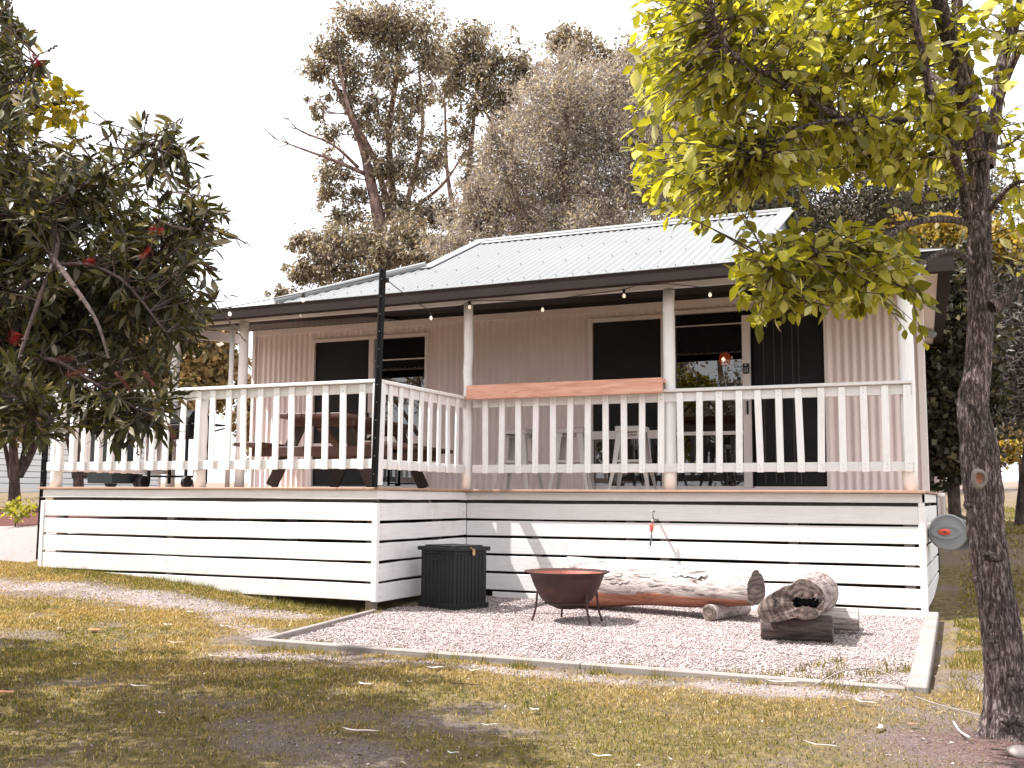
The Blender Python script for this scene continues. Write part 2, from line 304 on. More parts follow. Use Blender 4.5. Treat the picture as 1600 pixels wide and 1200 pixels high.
class MB:
    def __init__(s): s.V = []; s.F = []
    def add(s, V, F):
        b = len(s.V); s.V += [tuple(map(float, v)) for v in V]; s.F += [tuple(i+b for i in f) for f in F]; return s
    def box(s, c, size, ch=.003, rot=None, basis=None):
        """chamfered box"""
        hx, hy, hz = [k/2 for k in size]; ch = min(ch, hx*.6, hy*.6, hz*.6); V = []
        idx = {}
        for sx in (-1, 1):
            for sy in (-1, 1):
                for sz in (-1, 1):
                    for a in range(3):
                        p = [sx*hx, sy*hy, sz*hz]
                        for k, (h, sg) in enumerate(((hx, sx), (hy, sy), (hz, sz))):
                            if k != a: p[k] = sg*(h-ch)
                        idx[(sx, sy, sz, a)] = len(V); V.append(p)
        F = []
        S = (-1, 1)
        for a in range(3):
            for sg in S:
                u, v = [k for k in range(3) if k != a]; q = []
                for su, sv in ((-1, -1), (1, -1), (1, 1), (-1, 1)):
                    k = [0, 0, 0]; k[a] = sg; k[u] = su; k[v] = sv; q.append(idx[(*k, a)])
                flip = (sg < 0) ^ (a == 1)
                F.append(q[::-1] if flip else q)
        for a in range(3):     # edges along a
            u, v = [k for k in range(3) if k != a]
            for su in S:
                for sv in S:
                    k0 = [0, 0, 0]; k1 = [0, 0, 0]; k0[a] = -1; k1[a] = 1; k0[u] = k1[u] = su; k0[v] = k1[v] = sv
                    q = [idx[(*k0, u)], idx[(*k1, u)], idx[(*k1, v)], idx[(*k0, v)]]
                    F.append(q if (su*sv > 0) ^ (a == 1) else q[::-1])
        for sx in S:
            for sy in S:
                for sz in S:
                    t = [idx[(sx, sy, sz, 0)], idx[(sx, sy, sz, 1)], idx[(sx, sy, sz, 2)]]
                    F.append(t if sx*sy*sz > 0 else t[::-1])
        V = np.array(V)
        if rot is not None: V = V @ np.array(Euler(rot).to_matrix()).T
        if basis is not None: V = V @ np.array(basis)   # rows = axes
        return s.add(V+np.array(c), F)
    def bar(s, a, b, w, h, ch=.003, up=(0, 0, 1)):
        """box between two points, w across, h along up"""
        a = np.array(a, float); b = np.array(b, float); d = b-a; L = np.linalg.norm(d); d /= L
        u = np.array(up, float); x = np.cross(d, u); x /= np.linalg.norm(x); u = np.cross(x, d)
        return s.box((a+b)/2, (L, w, h), ch, basis=[d, -x, u])
    def tube(s, pts, rad, n=10, cap=True, squash=None):
        V, F = tube_arrays(pts, rad, n, cap); return s.add(V, F)
    def lathe(s, prof, c=(0, 0, 0), n=24, closed=False):
        V = []; F = []; m = len(prof)
        for i in range(n):
            a = 2*math.pi*i/n
            for r, z in prof: V.append((c[0]+r*math.cos(a), c[1]+r*math.sin(a), c[2]+z))
        for i in range(n):
            j = (i+1) % n
            for k in range(m-1): F.append((i*m+k, j*m+k, j*m+k+1, i*m+k+1))
            if closed: F.append((i*m+m-1, j*m+m-1, j*m, i*m))
        return s.add(V, F)
    def prism(s, poly, vec):
        """extrude a flat polygon (3d points) along vec"""
        n = len(poly); V = [np.array(p, float) for p in poly]; V += [p+np.array(vec, float) for p in V]
        F = [tuple(range(n))[::-1], tuple(range(n, 2*n))]+[(i, (i+1) % n, n+(i+1) % n, n+i) for i in range(n)]
        return s.add(V, F)
    def build(s, name, mat, parent=None, smooth_=False, origin=None): return mesh_obj(name, s.V, s.F, mat, parent, smooth_, origin)
def tube_arrays(pts, rad, n=8, cap=True):
    P = np.array(pts, float); m = len(P); rad = np.broadcast_to(np.asarray(rad, float), (m,)); V = []; F = []
    T = np.gradient(P, axis=0); T /= np.linalg.norm(T, axis=1)[:, None]+1e-9
    u = np.cross(T[0], (0, 0, 1.)); 
    if np.linalg.norm(u) < .05: u = np.cross(T[0], (1., 0, 0))
    for i in range(m):
        u = u-T[i]*(u@T[i]); u /= np.linalg.norm(u)+1e-9; v = np.cross(T[i], u)
        for k in range(n):
            a = 2*math.pi*k/n; V.append(P[i]+rad[i]*(math.cos(a)*u+math.sin(a)*v))
    for i in range(m-1):
        for k in range(n): F.append((i*n+k, i*n+(k+1) % n, (i+1)*n+(k+1) % n, (i+1)*n+k))
    if cap: F.append(tuple(range(n))[::-1]); F.append(tuple((m-1)*n+k for k in range(n)))
    return V, F
def spline(pts, per=5):
    P = [np.array(p, float) for p in pts]; P = [2*P[0]-P[1]]+P+[2*P[-1]-P[-2]]; out = []
    for i in range(1, len(P)-2):
        for k in range(per):
            t = k/per; a, b, c, d = P[i-1:i+3]
            out.append(.5*((2*b)+(-a+c)*t+(2*a-5*b+4*c-d)*t*t+(-a+3*b-3*c+d)*t**3))
    out.append(P[-2]); return np.array(out)
def dup(o, loc, parent=None, rot=None, name=None, scale=None):
    c = o.copy(); COL.objects.link(c); loc = Vector(loc); WL[c.name] = loc.copy()
    if parent is not None: c.parent = parent; c.location = loc-WL[parent.name]
    else: c.parent = None; c.location = loc
    if rot is not None: c.rotation_euler = rot
    if scale is not None: c.scale = scale
    return c

# ------------------------------------------------------------------ GROUND
def vnoise(x, y, f, seed=0):
    r = np.random.default_rng(seed); G = r.random((64, 64)); x = np.asarray(x)*f+1000; y = np.asarray(y)*f+1000
    i = np.floor(x).astype(int); j = np.floor(y).astype(int); u = x-i; v = y-j; u = u*u*(3-2*u); v = v*v*(3-2*v)
    g = lambda a, b: G[a % 64, b % 64]
    return (g(i, j)*(1-u)+g(i+1, j)*u)*(1-v)+(g(i, j+1)*(1-u)+g(i+1, j+1)*u)*v
def fbm(x, y, f, seed=0): return .5*vnoise(x, y, f, seed)+.28*vnoise(x, y, f*2.3, seed+1)+.22*vnoise(x, y, f*5.1, seed+2)
def seg_dist(x, y, a, b):
    ax, ay = a; bx, by = b; t = np.clip(((x-ax)*(bx-ax)+(y-ay)*(by-ay))/((bx-ax)**2+(by-ay)**2), 0, 1); return np.hypot(x-ax-t*(bx-ax), y-ay-t*(by-ay))
def cover(x, y):
    """grass, pale fines, mulch amounts 0..1"""
    n = fbm(x, y, 1.15, 3); k = fbm(x, y, 2.6, 9)
    g = smooth(.28, .60, n*.4+k*.6)*.68+.30
    # worn strip before the deck and round the edging
    worn = np.maximum(np.exp(-(seg_dist(x, y, (-5, -1.0), (-.4, -.62))/.34)**2)*1.0, np.exp(-(seg_dist(x, y, (.4, -2.5), (4.4, -2.42))/.2)**2)*.75)
    worn = np.maximum(worn, np.exp(-(seg_dist(x, y, (4.95, -1.9), (5.3, 1.6))/.22)**2)*.8)
    worn = np.maximum(worn, np.exp(-(seg_dist(x, y, (-1.2, -.75), (.3, -1.9))/.2)**2)*.7)
    tr = np.exp(-(np.hypot(x-5.05, y+3.4)/.75)**2)
    pale = smooth(.25, .85, worn*(.2+1.5*fbm(x, y, 3.0, 21)))*.9
    near_deck = np.exp(-(seg_dist(x, y, (-4.2, -.25), (-.9, -.2))/.22)**2)
    g = np.clip(g*(1-.72*worn)*(1-tr)+near_deck*.6, 0, 1); pale = pale*(1-near_deck)
    mul = tr*.55
    # left: gravel path, mulch bed, then grass
    lft = (x < -4.3)
    pathl = lft & (y > .1) & (y < 2.3); bed = lft & (y >= 2.3) & (y < 4.4)
    g = np.where(pathl | bed, 0, g); pale = np.where(pathl, 1, np.where(bed, 0, pale)); mul = np.where(bed, 1, np.where(pathl, 0, mul))
    far = y > 5; g = np.where(far, .55+.4*(fbm(x, y, .35, 5)-.4), g); pale = np.where(far, .02+.5*(fbm(x, y, .25, 8)-.3)+.3*smooth(14, 30, y), pale)
    return np.clip(g, 0, 1), np.clip(pale, 0, 1), np.clip(mul, 0, 1)
def axis_samples(lo, hi, a, b, fine, grow=1.22):
    out = list(np.arange(a, b, fine)); s = fine; x = b
    while x < hi: out.append(x); s *= grow; x += s
    out.append(hi); s = fine; x = a-fine; left = []
    while x > lo: left.append(x); s *= grow; x -= s
    left.append(lo); return np.array(sorted(left)+out)
def make_ground():
    xs = axis_samples(-400, 400, -6, 6.5, .05); ys = axis_samples(-120, 420, -6, 3, .05)
    X, Y = np.meshgrid(xs, ys, indexing='ij'); Z = ground_z(X, Y)
    near = (X > -6) & (X < 6.5) & (Y > -6) & (Y < 3)
    Z = Z+np.where(near, .022*(fbm(X, Y, 4, 31)-.5), 0)
    pad = (X > .1) & (X < 4.6) & (Y > -2.15) & (Y < 1.9); Z = np.where(pad, np.minimum(Z, -1.11), Z)
    V = np.stack([X, Y, Z], -1).reshape(-1, 3); nx, ny = len(xs), len(ys)
    I = np.arange(nx*ny).reshape(nx, ny); q = np.stack([I[:-1, :-1], I[1:, :-1], I[1:, 1:], I[:-1, 1:]], -1).reshape(-1, 4)
    o = fast_obj('ground', V, q, 'ground', smooth_=True, nper=4); tag(o, kind='structure')
    g, p, m_ = cover(V[:, 0], V[:, 1]); ca = o.data.color_attributes.new('cover', 'FLOAT_COLOR', 'POINT')
    ca.data.foreach_set('color', np.stack([g, p, m_, np.ones_like(g)], -1).astype(np.float32).ravel())
make_ground()
def in_pad(x, y):
    # gravel area inside the sleepers
    e = (0.02-.36)/(0.0+2.1); xl = .36+(y+2.1)*e
    return (x > np.where(y < 0, xl, .0)) & (x < 4.58-(y+2.2)*.035) & (y > -2.1) & (y < 2.2)
pad = MB(); N = 34
gx = np.linspace(0, 1, N)
P_ = []; 
for i in range(N):
    for j in range(N):
        y = -2.12+gx[j]*4.4; xl = .36+(y+2.1)*((.02-.36)/2.1) if y < 0 else 0.0; xr = 4.60-(y+2.2)*.035
        x = xl+gx[i]*(xr-xl); P_.append((x, y, -1.085+.016*(float(fbm(x, y, 1.7, 41))-.5)+(-.015 if y < -1 else 0)))
F_ = [(i*N+j, (i+1)*N+j, (i+1)*N+j+1, i*N+j+1) for i in range(N-1) for j in range(N-1)]
o = mesh_obj('gravel_pad', P_, F_, 'gravel', smooth_=True, origin=(0, 0, 0)); tag(o, kind='structure')
def pebbles(n, name, fx):
    x, y, z = fx(n); n = len(x); s = rng.uniform(.004, .0095, n)
    T = np.array([(1, 0, 0), (-.5, .87, 0), (-.5, -.87, 0), (0, 0, .75), (0, 0, -.6)]); F = np.array([(0, 1, 3), (1, 2, 3), (2, 0, 3), (1, 0, 4), (2, 1, 4), (0, 2, 4)])
    a = rng.uniform(0, 6.28, n); ca, sa = np.cos(a), np.sin(a); tx = rng.normal(0, .5, n)
    V = T[None]*s[:, None, None]*rng.uniform(.65, 1.25, (n, 5, 1)); Vx = V[..., 0]*ca[:, None]-V[..., 1]*sa[:, None]; Vy = V[..., 0]*sa[:, None]+V[..., 1]*ca[:, None]
    Vz = V[..., 2]+Vx*tx[:, None]*.6
    V = np.stack([Vx+x[:, None], Vy+y[:, None], Vz+z[:, None]], -1).reshape(-1, 3)
    return fast_obj(name, V, (F[None]+5*np.arange(n)[:, None, None]).reshape(-1, 3), 'pebbles')
def fx_pad(n):
    x = rng.uniform(0, 4.7, n); y = rng.uniform(-2.1, 1.75, n); k = in_pad(x, y); x, y = x[k], y[k]
    return x, y, -1.085+.016*(fbm(x, y, 1.7, 41)-.5)+np.where(y < -1, -.012, 0)+rng.uniform(-.002, .006, len(x))
tag(pebbles(80000, 'gravel_stones', fx_pad), 'pinkish gravel spread between the timber edging and the deck', 'gravel', kind='stuff')
def fx_loose(n):
    x = rng.uniform(-5, 6.2, n); y = rng.uniform(-5, 1.6, n); g, p, m_ = cover(x, y); k = (rng.random(n) < p*1.1+.03) & ~in_pad(x, y) & ~((x < 0) & (y > -.02)); x, y = x[k], y[k]
    return x, y, ground_z(x, y)+.022*(fbm(x, y, 4, 31)-.5)+.002
tag(pebbles(42000, 'loose_stones', fx_loose), 'loose pale stones scattered over the worn lawn', 'gravel', kind='stuff')
def make_grass():
    n = 620000; u = rng.random(n)
    x = rng.uniform(-5.2, 6.6, n); y = -5.6+ (u**.75)*7.2; g, p, m_ = cover(x, y)
    k = (rng.random(n) < g*.95+.05) & ~in_pad(x, y) & ~((x > -4.05) & (x < .06) & (y > -.02)) & ~((x > -2) & (x < .1) & (y > -.10)) & ~((x > 0) & (x < 4.7) & (y > -2.25) & (y < 1.8)); x, y, g = x[k], y[k], g[k]; n = len(x)
    dist = np.hypot(x-CAM[0], y-CAM[1]); h = rng.uniform(.005, .021, n)*(0.5+.75*g)*(1+1.0*(rng.random(n) < .015)); wd = rng.uniform(.0016, .0032, n)*np.clip(dist/4.5, .8, 2.2)
    z = ground_z(x, y)+.022*(fbm(x, y, 4, 31)-.5)-.002
    a = rng.uniform(0, 6.28, n); l = rng.normal(0, .8, n)*h; la = rng.uniform(0, 6.28, n)
    dx, dy = np.cos(a)*wd, np.sin(a)*wd; bx, by = np.cos(la)*l, np.sin(la)*l
    V = np.stack([np.stack([x-dx, y-dy, z], -1), np.stack([x+dx, y+dy, z], -1), np.stack([x+bx, y+by, z+h], -1)], 1).reshape(-1, 3)
    V = V.reshape(-1, 3, 3); dm = fbm(x, y, .9, 55)*.6+fbm(x, y, 3.1, 58)*.4+.26*np.exp(-(seg_dist(x, y, (-4, -.7), (4.5, -2.5))/.7)**2)+rng.normal(0, .07, n); dk = dm > .56
    a_, b_ = V[~dk].reshape(-1, 3), V[dk].reshape(-1, 3)
    tag(fast_obj('grass', a_, np.arange(len(a_)).reshape(-1, 3), 'grass'), 'short patchy olive green lawn grass', 'grass', kind='stuff')
    tag(fast_obj('dry_grass', b_, np.arange(len(b_)).reshape(-1, 3), 'dry_grass'), 'dry straw and brown patches of the lawn', 'grass', kind='stuff')
    # tufts: along the edging, along the foot of the deck, round the tree
    spots = [(rng.uniform(-4, -.3), rng.uniform(-.2, -.04)) for _ in range(70)]+[(rng.uniform(4.72, 5.6), rng.uniform(-3, 1.6)) for _ in range(90)]+[(rng.uniform(.4, 4.5), -2.32+rng.normal(0, .05)) for _ in range(26)]
    spots += [(rng.uniform(3.7, 4.5), rng.uniform(-2, -1)) for _ in range(14)]+[(rng.uniform(.5, 4.4), -2.05+abs(rng.normal(0, .06))) for _ in range(24)]+[(rng.uniform(-.3, .1), -.1) for _ in range(9)]
    V = []
    for sx, sy in spots:
        c = int(rng.integers(14, 45)); r_ = rng.normal(0, .035, (c, 2)); hh = rng.uniform(.02, .07, c); ln = rng.normal(0, .018, (c, 2)); z0 = -1.09 if (0 < sx < 4.55 and -2.1 < sy < 1.7) else gz(sx, sy)
        for i in range(c):
            bx, by = sx+r_[i, 0], sy+r_[i, 1]; V += [(bx-.002, by, z0), (bx+.002, by+.001, z0), (bx+ln[i, 0], by+ln[i, 1], z0+hh[i])]
    tag(fast_obj('grass_tufts', V, np.arange(len(V)).reshape(-1, 3), 'grass'), 'longer grass tufts along the timber edging and the foot of the deck', 'grass', kind='stuff')
    # litter
    n = 42000; x = rng.uniform(-5, 6.3, n); y = rng.uniform(-5.4, 1.2, n); k = ~in_pad(x, y) & ~((x < .1) & (y > 0)) | (rng.random(n) < .08); k &= ~((x < 0.05) & (y > -.05)) & ~((x > 0) & (y > 1.7))
    cl = fbm(x, y, 1.6, 77); k &= rng.random(n) < smooth(.35, .62, cl)*.7+.12+.8*(1-cover(x, y)[0])**2; x, y = x[k], y[k]; n = len(x); z = np.where(in_pad(x, y), -1.075, ground_z(x, y)+.022*(fbm(x, y, 4, 31)-.5)+.004)
    a = rng.uniform(0, 6.28, n); L = rng.uniform(.003, .014, n); W_ = L*rng.uniform(.15, .5, n); c, s = np.cos(a), np.sin(a); t = rng.normal(0, .25, (2, n))
    V = np.stack([np.stack([x-c*L, y-s*L, z], -1), np.stack([x+s*W_, y-c*W_, z+np.abs(t[0])*L], -1), np.stack([x+c*L, y+s*L, z+np.abs(t[1])*L], -1), np.stack([x-s*W_, y+c*W_, z+.002], -1)], 1).reshape(-1, 3)
    tag(fast_obj('leaf_litter', V, np.arange(4*n).reshape(-1, 4), 'litter', nper=4), 'small bits of dry bark and leaf scattered on the lawn', 'leaf litter', kind='stuff')
make_grass()
def yard_grass():
    # the yard running back past the right end of the cabin, and the lawn far left
    n = 120000; x = np.where(rng.random(n) < .75, rng.uniform(4.65, 11, n), rng.uniform(-12, -4.4, n)); y = rng.uniform(1.2, 16, n); k = (rng.random(n) < smooth(.38, .62, fbm(x, y, .8, 61))*.9+.06) & ~((x < 0) & (y < 4.4)); x, y = x[k], y[k]; n = len(x)
    z = ground_z(x, y)-.003; h = rng.uniform(.02, .05, n); wd = rng.uniform(.004, .009, n); a = rng.uniform(0, 6.28, n); l = rng.normal(0, .02, (2, n))
    V = np.stack([np.stack([x-np.cos(a)*wd, y-np.sin(a)*wd, z], -1), np.stack([x+np.cos(a)*wd, y+np.sin(a)*wd, z], -1), np.stack([x+l[0], y+l[1], z+h], -1)], 1).reshape(-1, 3)
    tag(fast_obj('yard_grass', V, np.arange(3*n).reshape(-1, 3), 'grass'), 'patchy grass of the shaded yard behind the near trunk and beyond the deck', 'grass', kind='stuff')
yard_grass()

# ------------------------------------------------------------------ DECK
ML, S_, LR = 4.04, 1.79, 4.44          # left length, step depth, right length
G = [-.124, -.305, -.478, -.657, -.835, -1.02]
deck = root('deck', (0, 0, -1.05), 'raised stepped timber deck with white horizontal skirting boards below the cabin', 'deck')
# decking boards, laid along the front
bw = .137; y = -.02; k = 0
while y < 4.20:
    x0 = -ML-.03; x1 = .025 if y < S_-.06 else LR+.025
    if k == 0:       # the front board is in three lengths, joints seen as fine dark lines
        segs = [(x0, -.42), (-.417, -.13), (-.127, x1)]
    else: segs = [(x0, x1)]
    for a, b in segs: MB().box(((a+b)/2, y+bw/2, -.011+rng.uniform(-.001, .001)), (b-a, bw-.004, .022), .003).build('deck_board', 'deck_timber', deck)
    y += bw; k += 1
MB().box((LR/2+.02, S_-.045, -.0115), (LR, .05, .023), .003).build('deck_board', 'deck_timber', deck)
# fascia and skirting boards; front-left, step side, front-right, both ends
def sag(n, amp): return [amp*math.sin(math.pi*i/(n-1)) for i in range(n)]
def skirt(a, b, z0, z1, nrm, mat, name='skirting_board', th=.02, bow=0.0):
    """board between plan points a,b with a slight bow and wavy edges"""
    n = 9; V = []; F = []; wob = [rng.normal(0, .0018) for _ in range(n)]
    for i in range(n):
        t = i/(n-1); x = a[0]+(b[0]-a[0])*t; y = a[1]+(b[1]-a[1])*t; q = bow*math.sin(math.pi*t)+wob[i]
        for (dz, dn) in ((z0+q, 0), (z0+q+.003, -th), (z1+q-.003, -th), (z1+q, 0), (z1+q, 0.0)):
            pass
        for z, o_ in ((z0+.003, 0), (z0, .003), (z0, th), (z1, th), (z1, .003), (z1-.003, 0)):
            V.append((x-nrm[0]*o_, y-nrm[1]*o_, z+q))
    for i in range(n-1):
        for j in range(6): F.append((i*6+j, i*6+(j+1) % 6, (i+1)*6+(j+1) % 6, (i+1)*6+j))
    F += [tuple(range(6)), tuple((n-1)*6+j for j in range(6))[::-1]]
    return mesh_obj(name, V, F, mat, deck)
front = (0, -1); side = (1, 0)
skirt((-ML, 0), (.0, 0), -.122+.016, -.025, front, 'white_boards', 'fascia_board', bow=.002)
skirt((0.001, .02), (.001, S_), -.122+.016, -.025, side, 'white_side_boards', 'fascia_board')
skirt((.0, S_), (LR, S_), -.122+.016, -.025, front, 'white_boards', 'fascia_board')
for i in range(5):
    z1 = G[i]-.0135; z0 = G[i+1]+.0115
    bow = rng.uniform(-.004, .004)
    skirt((-ML+.035, .004), (-.03, .004), z0 if i < 4 else -.992, z1, front, 'white_boards', bow=bow)
    skirt((-.004, .04), (-.004, S_), z0, z1, side, 'white_side_boards', bow=bow*.3)
    skirt((.0, S_+.004), (LR-.055, S_+.004), z0, z1, front, 'white_boards', bow=rng.uniform(-.003, .003))
    skirt((LR, S_+.05), (LR, 4.25), z0, z1, side, 'white_side_boards')
    skirt((-ML, 4.25), (-ML, .04), z0, z1, (-1, 0), 'white_side_boards')
skirt((.3, S_+.004), (LR-.055, S_+.004), -1.13, G[5]-.014, front, 'white_boards')
skirt((LR, S_), (LR, 4.25), -.106, -.025, side, 'white_side_boards', 'fascia_board')
skirt((-ML, 4.25), (-ML, 0), -.106, -.025, (-1, 0), 'white_side_boards', 'fascia_board')
def corner(x, y, z0, z1, w=.05): MB().box((x, y, (z0+z1)/2), (w, w, z1-z0), .004).build('corner_post', 'white_uprights', deck)
corner(-.022, .0215, -1.0, -.142, .052); corner(-ML+.022, .0215, -.86, -.142, .05); corner(LR-.028, S_+.022, -1.12, -.142, .056)
MB().box((LR-.028, S_+.024, -.124), (.05, .05, .034), .002).build('corner_block', 'white_uprights', deck)
# bearers and stumps seen through the gaps
bear = MB()
for yb in (.12, 1.1, 2.0, 3.1, 4.1):
    x1 = -.06 if yb < 1.7 else LR-.06
    bear.box(((-ML+.06+x1)/2, yb, -.09), (x1+ML-.06, .045, .11), .002)
bear.build('bearer', 'grey_timber', deck)
for (sx, sy) in [(-2.35, .07), (-1.25, .5), (-.1, .1), (-3.2, 1.5), (-.25, 1.6), (.75, 1.9), (1.75, 1.88), (2.1, 1.86), (3.3, 1.88), (4.3, 1.86), (-3.8, .07), (1.1, 3.2), (3.2, 3.2), (-2.2, 3.2)]:
    z = gz(sx, sy)-.1; MB().box((sx, sy, (z-.146)/2), (.085, .07, -.146-z), .003).build('stump', 'grey_timber', deck)
nails = MB()
for xx in (-.02, -2.35, -3.98):
    for i in range(5):
        for dz in (.035, .11): nails.box((xx-.012+.02*(dz > .1), -.0005 if xx > -.1 else .003, G[i]-.016-dz), (.006, .004, .006), .001)
for yy in (.07, 1.72):
    for i in range(5):
        for dz in (.035, .11): nails.box((-.002, yy, G[i]-.016-dz), (.004, .006, .006), .001)
o = nails.build('nail_head', 'screw', deck); o['kind'] = 'stuff'

# ------------------------------------------------------------------ RAILINGS
def rail_thing(loc, label): return root('railing', loc, label, 'railing', 'white picket railings round the deck')
RL = rail_thing((-2, .05, 0), 'long white picket railing along the front left edge of the deck, end nearest the bottlebrush')
RS = rail_thing((0, .9, 0), 'short white picket railing running back along the inside step of the deck')
RR = rail_thing((2.2, S_, 0), 'white picket railing on the right half of the deck under the pink timber shelf')
RE = rail_thing((-ML, 2, 0), 'short white picket railing on the far left end of the deck, seen end-on')
def baluster_mesh(w, th, ax):
    b = MB(); z0, z1 = .165, .935
    b.box((0, 0, (z0+z1)/2), (w, th, z1-z0) if ax == 0 else (th, w, z1-z0), .003); return b
def run_rail(rt, ax, fixed, a, b, pos, out, cap_h=.97, mat='white_boards'):
    """ax 0: runs along x at y=fixed; ax 1: runs along y at x=fixed. out = outward sign"""
    L = b-a; c = (a+b)/2
    def bx(cc, off, zz, w, h, ch=.003):
        return ((cc, fixed+off, zz), (L, w, h), ch) if ax == 0 else ((fixed+off, cc, zz), (w, L, h), ch)
    q = bx(c, -out*.012, cap_h-.015, .095, .03, .004); MB().box(*q).build('cap_rail', mat, rt)
    q = bx(c, -out*.022, .893, .030, .085); MB().box(*q).build('top_rail', mat, rt)
    q = bx(c, -out*.022, .213, .030, .085); MB().box(*q).build('bottom_rail', mat, rt)
    first = None; NH = MB()
    for p in pos:
        loc = Vector((p, fixed+out*.0045, .55)) if ax == 0 else Vector((fixed+out*.0045, p, .55))
        if first is None:
            bb = baluster_mesh(.062, .020, ax); me = bpy.data.meshes.new('baluster'); me.from_pydata([(v[0], v[1], v[2]-.55) for v in bb.V], [], bb.F); me.materials.append(M['white_uprights']); first = link('baluster', me, loc, rt)
            o = first
        else: o = dup(first, loc, rt)
        for zz in (.195, .235, .875, .915): NH.box(loc+Vector((rng.normal(0, .004), out*.0105, zz-.55)) if ax == 0 else loc+Vector((out*.0105, rng.normal(0, .004), zz-.55)), (.006, .002, .006) if ax == 0 else (.002, .006, .006), .0005)
        o.rotation_euler = (rng.normal(0, .006), rng.normal(0, .012), rng.normal(0, .02)) if ax == 0 else (rng.normal(0, .006), rng.normal(0, .006), rng.normal(0, .02))
    NH.build('nail_head', 'screw', rt)['kind'] = 'stuff'
LB = [-3.86]+[-3.685, -3.526, -3.335, -3.164, -2.977, -2.802, -2.621, -2.443, -2.243, -2.061, -1.883, -1.691, -1.51, -1.324, -1.134, -0.961, -0.769, -0.587, -0.394, -0.197]
run_rail(RL, 0, .035, -ML+.0, .0, LB, -1)
RB = [0.203, 0.39, 0.575, 0.767, 0.958, 1.142, 1.33, 1.518, 1.708, 1.892, 2.082, 2.272, 2.459, 2.648, 2.837, 3.022, 3.209, 3.392, 3.583, 3.769, 3.958, 4.139, 4.322]
run_rail(RR, 0, S_+.012, .05, 4.37, [v for v in RB], -1, .972)
SB = [.11, .254, .441, .636, .837, 1.02, 1.208, 1.403, 1.604]
run_rail(RS, 1, -.035, .085, S_+.03, SB, 1, .968, 'white_side_boards')
run_rail(RE, 1, -ML+.04, .09, 1.8, [.2+.18*i for i in range(9)], -1, .965, 'white_side_boards')
MB().box((-.035, .045, .48), (.075, .085, .92), .004).build('post', 'white_uprights', RL)
def round_post(name, x, y, z0, z1, r, parent, wob=.004):
    n = 12; zs = np.linspace(z0, z1, n); pts = [(x+rng.normal(0, wob), y+rng.normal(0, wob), z) for z in zs]
    rr = [r*rng.uniform(.975, 1.025) for _ in zs]; b = MB().tube(pts, rr, 18); return b.build(name, 'round_post_paint', parent, True)
round_post('post', -3.96, .11, .0, .86, .063, RL); round_post('post', -2.075, .11, .0, .86, .058, RL)
# pink pine shelf on the right railing
sh = MB().box((1.075, S_-.075, 1.003), (2.10, .045, .15), .005).build('bar_shelf', 'pink_pine', RR); sh['label'] = 'raw pink pine shelf with knots fixed along the railing'
MB().box((1.075, S_+.09, 1.055), (2.09, .28, .04), .004).build('shelf_top', 'pink_pine', RR)

# ------------------------------------------------------------------ CABIN
cabin = root('cabin', (0, 4.25, -.8), 'small pink-grey corrugated cabin with pale metal roof, dark gutter and verandah', 'cabin')
WY = 4.25; WL_X, WR_X = -4.655, 4.33; ZT = 2.30
def corrugated(a, b, z0, z1, nrm, name='cladding', mat='cladding', pitch=.088, amp=.010, parent=cabin):
    L = math.dist(a, b); n = max(2, int(L/pitch*8)); V = []; F = []; d = ((b[0]-a[0])/L, (b[1]-a[1])/L)
    for i in range(n+1):
        t = L*i/n; o_ = amp*math.cos(2*math.pi*t/pitch); x = a[0]+d[0]*t+nrm[0]*o_; y = a[1]+d[1]*t+nrm[1]*o_; V += [(x, y, z0), (x, y, z1)]
    F = [(2*i, 2*i+2, 2*i+3, 2*i+1) for i in range(n)]
    return mesh_obj(name, V, F, mat, parent, True)
OPEN = [(-3.645, -1.80, .0, 2.115), (.47, 1.45, .0, 2.15), (1.525, 3.355, .0, 2.18)]
# wall fields between the openings
xs = [WL_X]+[v for o_ in OPEN for v in o_[:2]]+[WR_X]
for i in range(0, len(xs), 2): corrugated((xs[i], WY), (xs[i+1], WY), 0, 2.22, (0, -1))
for a, b, z0, z1 in OPEN: corrugated((a, WY), (b, WY), z1, 2.22, (0, -1))
MB().box(((WL_X+WR_X)/2, WY-.012, 2.262), (WR_X-WL_X, .02, .085), .002).build('wall_trim', 'trim', cabin)
MB().box((WL_X, WY-.005, .75), (.055, .055, 3.1), .004).build('corner_trim', 'trim', cabin)
MB().box((WL_X+.075, WY-.014, 1.1), (.02, .012, 2.2), .002).build('corner_trim', 'trim', cabin)
MB().box((WR_X+.01, WY-.01, 1.07), (.075, .07, 2.42), .004).build('corner_trim', 'trim', cabin)
corrugated((WR_X, WY), (WR_X-.33, 11), -.7, 2.28, (1, 0)); corrugated((WL_X, 11), (WL_X, WY), -.8, 2.28, (-1, 0)); corrugated((WR_X, 11), (WL_X, 11), -.6, 2.28, (0, 1))
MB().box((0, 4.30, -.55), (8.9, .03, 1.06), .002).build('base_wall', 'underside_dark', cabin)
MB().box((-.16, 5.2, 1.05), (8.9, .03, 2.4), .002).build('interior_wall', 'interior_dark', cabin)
MB().box((-.16, 4.8, 2.25), (8.9, .8, .02), .002).build('interior_ceiling', 'interior_dark', cabin); MB().box((-.16, 4.8, -.03), (8.9, .8, .02), .002).build('interior_floor', 'interior_dark', cabin)
